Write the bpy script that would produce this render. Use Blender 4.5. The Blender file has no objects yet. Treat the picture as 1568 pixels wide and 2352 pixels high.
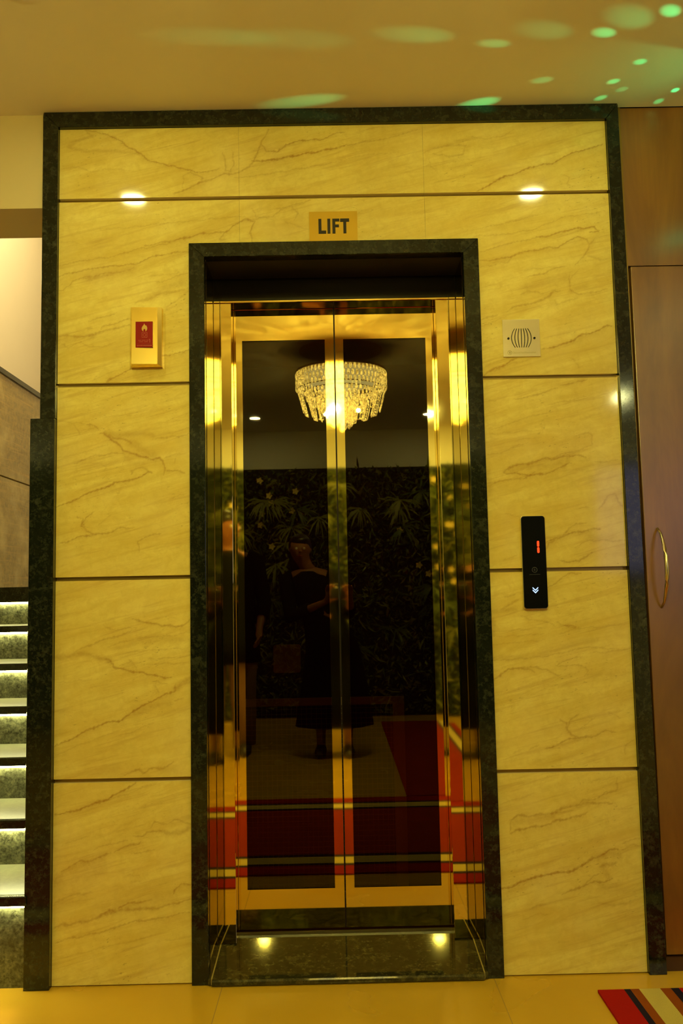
import bpy, bmesh, math, random
import numpy as np
from mathutils import Vector, Matrix
C=bpy.context.scene.collection
PI=math.pi
random.seed(5)
rng=np.random.default_rng(5)

# ---------------------------------------------------------------- materials
def mat(name,color=(.8,.8,.8),rough=.5,metal=0.,emit=None,estr=0.,spec=None,coat=0.):
    m=bpy.data.materials.new(name); m.use_nodes=True
    b=m.node_tree.nodes['Principled BSDF']
    b.inputs['Base Color'].default_value=(*color,1)
    b.inputs['Roughness'].default_value=rough
    b.inputs['Metallic'].default_value=metal
    if spec is not None: b.inputs['Specular IOR Level'].default_value=spec
    if coat: b.inputs['Coat Weight'].default_value=coat; b.inputs['Coat Roughness'].default_value=.28
    if emit: b.inputs['Emission Color'].default_value=(*emit,1); b.inputs['Emission Strength'].default_value=estr
    return m
def N(m,typ,**kw):
    n=m.node_tree.nodes.new(typ)
    for k,v in kw.items():
        if k in n.inputs: n.inputs[k].default_value=v
        else: setattr(n,k,v)
    return n
def L(m,a,b): m.node_tree.links.new(a,b)
def P(m): return m.node_tree.nodes['Principled BSDF']
def coords(m,scale=(1,1,1),rot=(0,0,0),kind='Object',loc=(0,0,0)):
    tc=N(m,'ShaderNodeTexCoord'); mp=N(m,'ShaderNodeMapping')
    mp.inputs['Scale'].default_value=scale; mp.inputs['Rotation'].default_value=rot; mp.inputs['Location'].default_value=loc
    L(m,tc.outputs[kind],mp.inputs['Vector']); return mp.outputs['Vector']
def ramp(m,fac,stops):
    r=N(m,'ShaderNodeValToRGB'); e=r.color_ramp.elements
    while len(e)<len(stops): e.new(.5)
    for i,(p,c) in enumerate(stops): e[i].position=p; e[i].color=(*c,1)
    L(m,fac,r.inputs['Fac']); return r.outputs['Color']
def mixc(m,fac,a,b,mode='MIX'):
    n=N(m,'ShaderNodeMix',data_type='RGBA',blend_type=mode)
    for s,v in ((0,fac),(6,a),(7,b)):
        if isinstance(v,(int,float)): n.inputs[s].default_value=v
        elif isinstance(v,tuple): n.inputs[s].default_value=(*v,1)
        else: L(m,v,n.inputs[s])
    return n.outputs[2]
def noise(m,vec,scale,detail=4,rough=.55,dist=0.):
    n=N(m,'ShaderNodeTexNoise'); n.inputs['Scale'].default_value=scale; n.inputs['Detail'].default_value=detail
    n.inputs['Roughness'].default_value=rough; n.inputs['Distortion'].default_value=dist
    L(m,vec,n.inputs['Vector']); return n.outputs['Fac']
def bump(m,fac,strength=.1,dist=.01):
    b=N(m,'ShaderNodeBump'); b.inputs['Strength'].default_value=strength; b.inputs['Distance'].default_value=dist
    L(m,fac,b.inputs['Height']); L(m,b.outputs['Normal'],P(m).inputs['Normal'])

def marble(name,base=(.80,.68,.20),lo=(.68,.52,.12),vein=(.38,.20,.035),attr=True):
    m=mat(name,base,.07,spec=.5)
    v=coords(m,rot=(0,math.radians(14),0))
    sc=N(m,'ShaderNodeMapping'); sc.inputs['Scale'].default_value=(1.2,1,7); L(m,v,sc.inputs['Vector'])
    n1=noise(m,sc.outputs[0],2.2,7,.66,.9)
    c=mixc(m,ramp(m,n1,[(.36,(0,0,0)),(.66,(1,1,1))]),base,lo)
    nf=noise(m,v,34,6,.7,.5)
    c=mixc(m,ramp(m,nf,[(.42,(0,0,0)),(.70,(.42,.42,.42))]),c,(.58,.42,.09))
    sc2=N(m,'ShaderNodeMapping'); sc2.inputs['Scale'].default_value=(2,1,26); L(m,v,sc2.inputs['Vector'])
    n2=noise(m,sc2.outputs[0],2.0,6,.65,.4)
    f2=ramp(m,n2,[(.53,(0,0,0)),(.70,(.62,.62,.62))])
    c=mixc(m,f2,c,(.55,.37,.09))
    n3=noise(m,v,5,3,.5,0)
    c=mixc(m,ramp(m,n3,[(.5,(0,0,0)),(.75,(.35,.35,.35))]),c,(.84,.72,.30))
    # small pits
    sc3=N(m,'ShaderNodeMapping'); sc3.inputs['Scale'].default_value=(60,60,130); L(m,v,sc3.inputs['Vector'])
    n4=noise(m,sc3.outputs[0],1,2,.6,0); n5=noise(m,v,4,2,.5,0)
    a=ramp(m,n4,[(.62,(0,0,0)),(.70,(1,1,1))]); b_=ramp(m,n5,[(.50,(0,0,0)),(.64,(.5,.5,.5))])
    c=mixc(m,mixc(m,1.,a,b_,'MULTIPLY'),c,(.30,.20,.05))
    if attr:
        at=N(m,'ShaderNodeAttribute',attribute_name='vein')
        n6=noise(m,v,70,3,.6,0)
        w=ramp(m,n6,[(.25,(.45,.45,.45)),(.6,(1,1,1))])
        f=mixc(m,1.,at.outputs['Color'],w,'MULTIPLY')
        c=mixc(m,f,c,vein)
    L(m,c,P(m).inputs['Base Color'])
    return m
def granite(name,dark=(.007,.009,.005),fleck=(.075,.080,.052),rough=.09,scale=1.,amt=.60,bmp=0):
    m=mat(name,dark,rough,spec=.5)
    v=coords(m)
    a=noise(m,v,48*scale,7,.78,.1)
    b_=noise(m,v,110*scale,3,.7,.4)
    vo=N(m,'ShaderNodeTexVoronoi'); vo.inputs['Scale'].default_value=75*scale; L(m,v,vo.inputs['Vector'])
    a0=noise(m,v,9*scale,3,.6,.2)
    c=mixc(m,mixc(m,1.,ramp(m,a,[(amt-.12,(0,0,0)),(amt+.16,(1,1,1))]),ramp(m,a0,[(.3,(.25,.25,.25)),(.65,(1,1,1))]),'MULTIPLY'),dark,fleck)
    c=mixc(m,ramp(m,b_,[(.55,(0,0,0)),(.75,(.5,.5,.5))]),c,tuple(x*.55 for x in fleck))
    c=mixc(m,ramp(m,vo.outputs['Distance'],[(.0,(.5,.5,.5)),(.5,(0,0,0))]),c,dark)
    L(m,c,P(m).inputs['Base Color'])
    if bmp: bump(m,a,bmp,.002)
    return m

M={}
M['tile']=marble('cream veined marble')
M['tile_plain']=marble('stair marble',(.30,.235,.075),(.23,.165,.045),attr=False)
M['groove']=mat('brass groove',(.30,.20,.05),.3,.6)
M['joint']=mat('pale joint',(.34,.26,.08),.4)
M['edge']=mat('tile edge',(.85,.72,.38),.25)
M['granite']=granite('black speckled granite')
M['granite_sill']=granite('polished sill granite',(.020,.018,.006),(.17,.15,.045),.05,.9,.58,0)
M['granite_stair']=granite('stair granite',(.030,.030,.016),(.23,.235,.125),.22,1.25,.5)
M['tread']=granite('tread stone',(.17,.17,.10),(.27,.265,.16),.28,1.2,.5)
def brass(name,col=(.88,.69,.20),rough=.035):
    m=mat(name,col,rough,1.)
    v=coords(m,(1,1,.03)); n=noise(m,v,400,2,.5,0); bump(m,n,.006,.0005); return m
M['brass']=brass('mirror gold steel')
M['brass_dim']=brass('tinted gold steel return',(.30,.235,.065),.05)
M['black_gloss']=mat('black gloss panel',(.006,.004,.002),.12)
M['dark_gap']=mat('dark gap',(.01,.006,.003),.6)
M['alu']=mat('aluminium track',(.55,.50,.32),.3,1.)
M['steel']=mat('brushed steel',(.76,.69,.46),.26,1.)
M['steel_hi']=mat('polished gilt steel',(.88,.66,.16),.20,1.)
M['black_plastic']=mat('black plastic',(.006,.006,.006),.35)
M['black_glass']=mat('black glass',(.003,.003,.003),.12)
M['ink']=mat('dark ink',(.012,.008,.004),.6)
M['slot']=mat('slot',(.008,.005,.003),.8)
M['grey_print']=mat('grey print',(.035,.035,.035),.4)
M['engrave']=mat('engraved mark',(.38,.30,.10),.5,.3)
M['sign']=mat('gold sign plate',(.60,.38,.03),.32,.35)
M['red_panel']=mat('red panel',(.26,.004,.003),.25)
M['flame']=mat('gold flame print',(.60,.36,.06),.5)
M['faint_red']=mat('pale red print',(.42,.06,.025),.5)
M['led_red']=mat('red digit',(0,0,0),.5,emit=(1,.035,.005),estr=2.6)
M['led_blue']=mat('blue arrow',(0,0,0),.5,emit=(.45,.62,1.),estr=1.6)
def glass_panel():
    m=bpy.data.materials.new('dark door glass'); m.use_nodes=True; nt=m.node_tree
    nt.nodes.remove(nt.nodes['Principled BSDF']); out=nt.nodes['Material Output']
    g=N(m,'ShaderNodeBsdfGlossy'); g.inputs['Color'].default_value=(1,.93,.72,1); g.inputs['Roughness'].default_value=.012
    t=N(m,'ShaderNodeBsdfTransparent'); t.inputs['Color'].default_value=(.42,.30,.20,1)
    mx=N(m,'ShaderNodeMixShader'); mx.inputs['Fac'].default_value=.05
    L(m,t.outputs[0],mx.inputs[1]); L(m,g.outputs[0],mx.inputs[2]); L(m,mx.outputs[0],out.inputs['Surface']); return m
M['glass']=glass_panel()
def paint(name,col,rough=.7,var=.06):
    m=mat(name,col,rough); v=coords(m); n=noise(m,v,1.3,4,.6)
    c=mixc(m,n,tuple(x*(1-var) for x in col),tuple(min(1,x*(1+var)) for x in col)); L(m,c,P(m).inputs['Base Color'])
    n2=noise(m,v,220,2,.5); bump(m,n2,.03,.001); return m
M['ceiling']=paint('ceiling paint',(.80,.72,.58))
M['white_wall']=paint('white wall paint',(.90,.87,.74))
M['wall_paint']=paint('cream wall paint',(.80,.76,.62))
M['beam']=paint('beam paint',(.62,.50,.26))
def floor_mat():
    m=mat('beige floor tile',(.68,.41,.03),.14); v=coords(m)
    br=N(m,'ShaderNodeTexBrick'); br.offset=0.; br.inputs['Scale'].default_value=1.; br.inputs['Brick Width'].default_value=.8; br.inputs['Row Height'].default_value=.8
    br.inputs['Mortar Size'].default_value=.0012; br.inputs['Color1'].default_value=(.68,.41,.03,1); br.inputs['Color2'].default_value=(.66,.39,.03,1); br.inputs['Mortar'].default_value=(.34,.22,.07,1)
    mp=coords(m,loc=(.37,.41,0)); L(m,mp,br.inputs['Vector'])
    n=noise(m,v,2.4,4,.5,0); c=mixc(m,ramp(m,n,[(.25,(0,0,0)),(.8,(.6,.6,.6))]),br.outputs['Color'],(.52,.29,.02))
    L(m,c,P(m).inputs['Base Color']); n3=noise(m,v,3,3,.5); r=ramp(m,n3,[(.3,(.12,)*3),(.7,(.30,)*3)]); L(m,r,P(m).inputs['Roughness']); return m
M['floor']=floor_mat()
def wood():
    m=mat('copper brown laminate',(.30,.12,.03),.30,spec=.9,coat=.6); v=coords(m,(2.,2.,.5))
    n=noise(m,v,2.6,5,.6,.7); c=ramp(m,n,[(.28,(.11,.040,.006)),(.5,(.20,.085,.012)),(.72,(.32,.15,.02))])
    n2=noise(m,coords(m,(60,60,1.2)),2.,3,.5); c=mixc(m,ramp(m,n2,[(.4,(0,0,0)),(.8,(.35,.35,.35))]),c,(.16,.06,.02))
    L(m,c,P(m).inputs['Base Color']); return m
M['wood']=wood()
M['wood_dark']=mat('dark brown edge',(.06,.022,.008),.4)
def carpet(name,col):
    m=mat(name,col,.95,spec=.1); v=coords(m); n=noise(m,v,600,2,.6); c=mixc(m,n,tuple(x*.6 for x in col),tuple(min(1,x*1.35) for x in col)); L(m,c,P(m).inputs['Base Color']); bump(m,n,.5,.003); return m
M['c_red']=carpet('red carpet pile',(.30,.010,.004))
M['c_mat']=carpet('crimson mat pile',(.42,.010,.008))
M['c_field']=carpet('orange red carpet pile',(.27,.020,.003))
M['c_navy']=carpet('navy carpet pile',(.020,.014,.035))
M['c_rust']=carpet('rust carpet pile',(.30,.07,.008))
M['c_cream']=carpet('cream carpet pile',(.62,.50,.15))
M['leaf']=mat('green leaf',(.10,.14,.014),.4)
M['leaf2']=mat('yellow green leaf',(.26,.27,.03),.45)
M['leaf3']=mat('dark leaf',(.035,.05,.010),.5)
M['petal']=mat('cream petal',(.85,.66,.16),.5)
M['moss']=mat('dark moss backing',(.012,.016,.006),.9)
M['skin']=mat('skin',(.27,.10,.035),.5)
M['hair']=mat('black hair',(.008,.006,.004),.4)
M['cloth_black']=mat('black cloth',(.004,.004,.003),.9,spec=.1)
M['cloth_tan']=mat('tan cloth',(.17,.09,.035),.85)
M['shoe']=mat('dark shoe',(.02,.012,.008),.5)
M['white']=mat('pale print',(.75,.7,.5),.5)
M['eye']=mat('eye white',(.7,.65,.55),.2)
def crystal():
    m=bpy.data.materials.new('crystal with added sparkle'); m.use_nodes=True; nt=m.node_tree
    nt.nodes.remove(nt.nodes['Principled BSDF']); out=nt.nodes['Material Output']
    g=N(m,'ShaderNodeBsdfGlossy'); g.inputs['Color'].default_value=(1,.95,.8,1); g.inputs['Roughness'].default_value=.08
    t=N(m,'ShaderNodeBsdfTranslucent'); t.inputs['Color'].default_value=(1,.86,.5,1)
    tr=N(m,'ShaderNodeBsdfTransparent'); tr.inputs['Color'].default_value=(1,.95,.8,1)
    m1=N(m,'ShaderNodeMixShader'); m1.inputs['Fac'].default_value=.6; L(m,g.outputs[0],m1.inputs[1]); L(m,t.outputs[0],m1.inputs[2])
    m2=N(m,'ShaderNodeMixShader'); m2.inputs['Fac'].default_value=.15; L(m,m1.outputs[0],m2.inputs[1]); L(m,tr.outputs[0],m2.inputs[2])
    em=N(m,'ShaderNodeEmission'); em.inputs['Color'].default_value=(1,.86,.20,1)  # added emission: sparkle of the lit crystals put into the material by noise
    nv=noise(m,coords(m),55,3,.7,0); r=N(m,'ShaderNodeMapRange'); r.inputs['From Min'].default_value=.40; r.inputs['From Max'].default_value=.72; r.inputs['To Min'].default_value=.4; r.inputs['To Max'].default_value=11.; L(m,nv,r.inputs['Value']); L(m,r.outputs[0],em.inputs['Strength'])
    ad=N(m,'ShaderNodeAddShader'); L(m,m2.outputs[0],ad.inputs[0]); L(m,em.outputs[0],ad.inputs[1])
    L(m,ad.outputs[0],out.inputs['Surface']); return m
M['crystal']=crystal()
WARM=(1.,.95,.23)
M['lamp']=mat('downlight lens',(0,0,0),.5,emit=(1,.98,.38),estr=165.)
M['lamp_bright']=mat('bright downlight lens',(0,0,0),.5,emit=(1,.98,.38),estr=520.)
M['led']=mat('stair led strip',(0,0,0),.5,emit=(1,.97,.45),estr=55.)
M['chand_glow']=mat('lit chandelier core',(0,0,0),.5,emit=(1,.86,.28),estr=5.)
M['ring']=mat('white lamp ring',(.8,.75,.6),.4)
M['chrome']=mat('chrome',(.8,.75,.6),.08,1.)
M['green_lens']=mat('green lens',(0,0,0),.3,emit=(.05,1,.35),estr=3.)
M['emitter']=mat('lit blue screen',(0,0,0),.3,emit=(.46,.42,.60),estr=1.7)
M['car_wall']=mat('maroon lift car wall',(.10,.012,.006),.5)
M['mesh']=mat('dull mesh steel',(.62,.42,.12),.5,.3)
M['pale_box']=mat('pale cabin plate',(.5,.36,.16),.5)

# ---------------------------------------------------------------- mesh helpers
def B(): return bmesh.new()
def bx(bm,a,b,mi=0):
    x0,y0,z0=a; x1,y1,z1=b
    if x0>x1:x0,x1=x1,x0
    if y0>y1:y0,y1=y1,y0
    if z0>z1:z0,z1=z1,z0
    v=[bm.verts.new(p) for p in ((x0,y0,z0),(x1,y0,z0),(x1,y1,z0),(x0,y1,z0),(x0,y0,z1),(x1,y0,z1),(x1,y1,z1),(x0,y1,z1))]
    fs=[]
    for f in ((0,3,2,1),(4,5,6,7),(0,1,5,4),(1,2,6,5),(2,3,7,6),(3,0,4,7)):
        q=bm.faces.new([v[i] for i in f]); q.material_index=mi; fs.append(q)
    return v
def prism(bm,poly,y0,y1,axis='y',mi=0):
    """extrude 2D polygon (x,z) from y0 to y1"""
    def p(a,b,t): return (a,t,b) if axis=='y' else ((t,a,b) if axis=='x' else (a,b,t))
    f=[bm.verts.new(p(a,b,y0)) for a,b in poly]; g=[bm.verts.new(p(a,b,y1)) for a,b in poly]
    n=len(poly)
    bm.faces.new(f).material_index=mi; bm.faces.new(g[::-1]).material_index=mi
    for i in range(n):
        bm.faces.new([f[(i+1)%n],f[i],g[i],g[(i+1)%n]]).material_index=mi
def tube(bm,pts,r,seg=8,mi=0,caps=True):
    pts=[Vector(p) for p in pts]; rs=r if isinstance(r,(list,tuple)) else [r]*len(pts)
    rings=[]; up=Vector((0,0,1))
    for i,p in enumerate(pts):
        d=(pts[min(i+1,len(pts)-1)]-pts[max(i-1,0)]).normalized()
        u=up if abs(d.dot(up))<.95 else Vector((1,0,0))
        a=d.cross(u).normalized(); b=d.cross(a).normalized()
        rings.append([bm.verts.new(p+(a*math.cos(2*PI*k/seg)+b*math.sin(2*PI*k/seg))*rs[i]) for k in range(seg)])
    for i in range(len(rings)-1):
        for k in range(seg):
            bm.faces.new([rings[i][k],rings[i][(k+1)%seg],rings[i+1][(k+1)%seg],rings[i+1][k]]).material_index=mi
    if caps:
        bm.faces.new(rings[0][::-1]).material_index=mi; bm.faces.new(rings[-1]).material_index=mi
def lathe(bm,prof,c=(0,0,0),seg=32,axis='z',sx=1,sy=1,mi=0):
    rings=[]
    for r,h in prof:
        ring=[]
        for k in range(seg):
            a=2*PI*k/seg; x,y=r*math.cos(a)*sx,r*math.sin(a)*sy
            p={'z':(x,y,h),'y':(x,h,y),'x':(h,x,y)}[axis]
            ring.append(bm.verts.new((c[0]+p[0],c[1]+p[1],c[2]+p[2])))
        rings.append(ring)
    for i in range(len(rings)-1):
        for k in range(seg):
            bm.faces.new([rings[i][k],rings[i][(k+1)%seg],rings[i+1][(k+1)%seg],rings[i+1][k]]).material_index=mi
    bm.faces.new(rings[0][::-1]).material_index=mi; bm.faces.new(rings[-1]).material_index=mi
def rrect(x0,z0,x1,z1,r,n=5):
    o=[]
    for cx,cz,a0 in ((x1-r,z1-r,0),(x0+r,z1-r,90),(x0+r,z0+r,180),(x1-r,z0+r,270)):
        for i in range(n+1):
            a=math.radians(a0+90*i/n); o.append((cx+r*math.cos(a),cz+r*math.sin(a)))
    return o
def obj(name,bm,mats,parent=None,loc=(0,0,0),smooth=False,bevel=0,label=None):
    bmesh.ops.recalc_face_normals(bm,faces=bm.faces[:])
    me=bpy.data.meshes.new(name); bm.to_mesh(me); bm.free()
    for q in (mats if isinstance(mats,(list,tuple)) else [mats]): me.materials.append(M[q] if isinstance(q,str) else q)
    o=bpy.data.objects.new(name,me); C.objects.link(o); o.location=loc
    if smooth:
        for p in me.polygons: p.use_smooth=True
    if bevel:
        md=o.modifiers.new('b','BEVEL'); md.width=bevel; md.segments=2; md.limit_method='ANGLE'
    if parent is not None: o.parent=parent
    if label: o['label']=label
    return o
def box(name,a,b,m,parent=None,bevel=0,label=None):
    bm=B(); bx(bm,a,b); return obj(name,bm,m,parent,bevel=bevel,label=label)
def thing(name,label,cat,loc=(0,0,0),group=None):
    o=bpy.data.objects.new(name,None); C.objects.link(o); o.location=loc; o.empty_display_size=.05
    return tag(o,label,cat,group)
def tag(o,label,cat,group=None):
    o['label']=label; o['category']=cat
    if group: o['group']=group
    return o
def struct(o,label=None,cat=None):
    o['kind']='structure'
    if label: o['label']=label
    if cat: o['category']=cat
    return o
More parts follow.
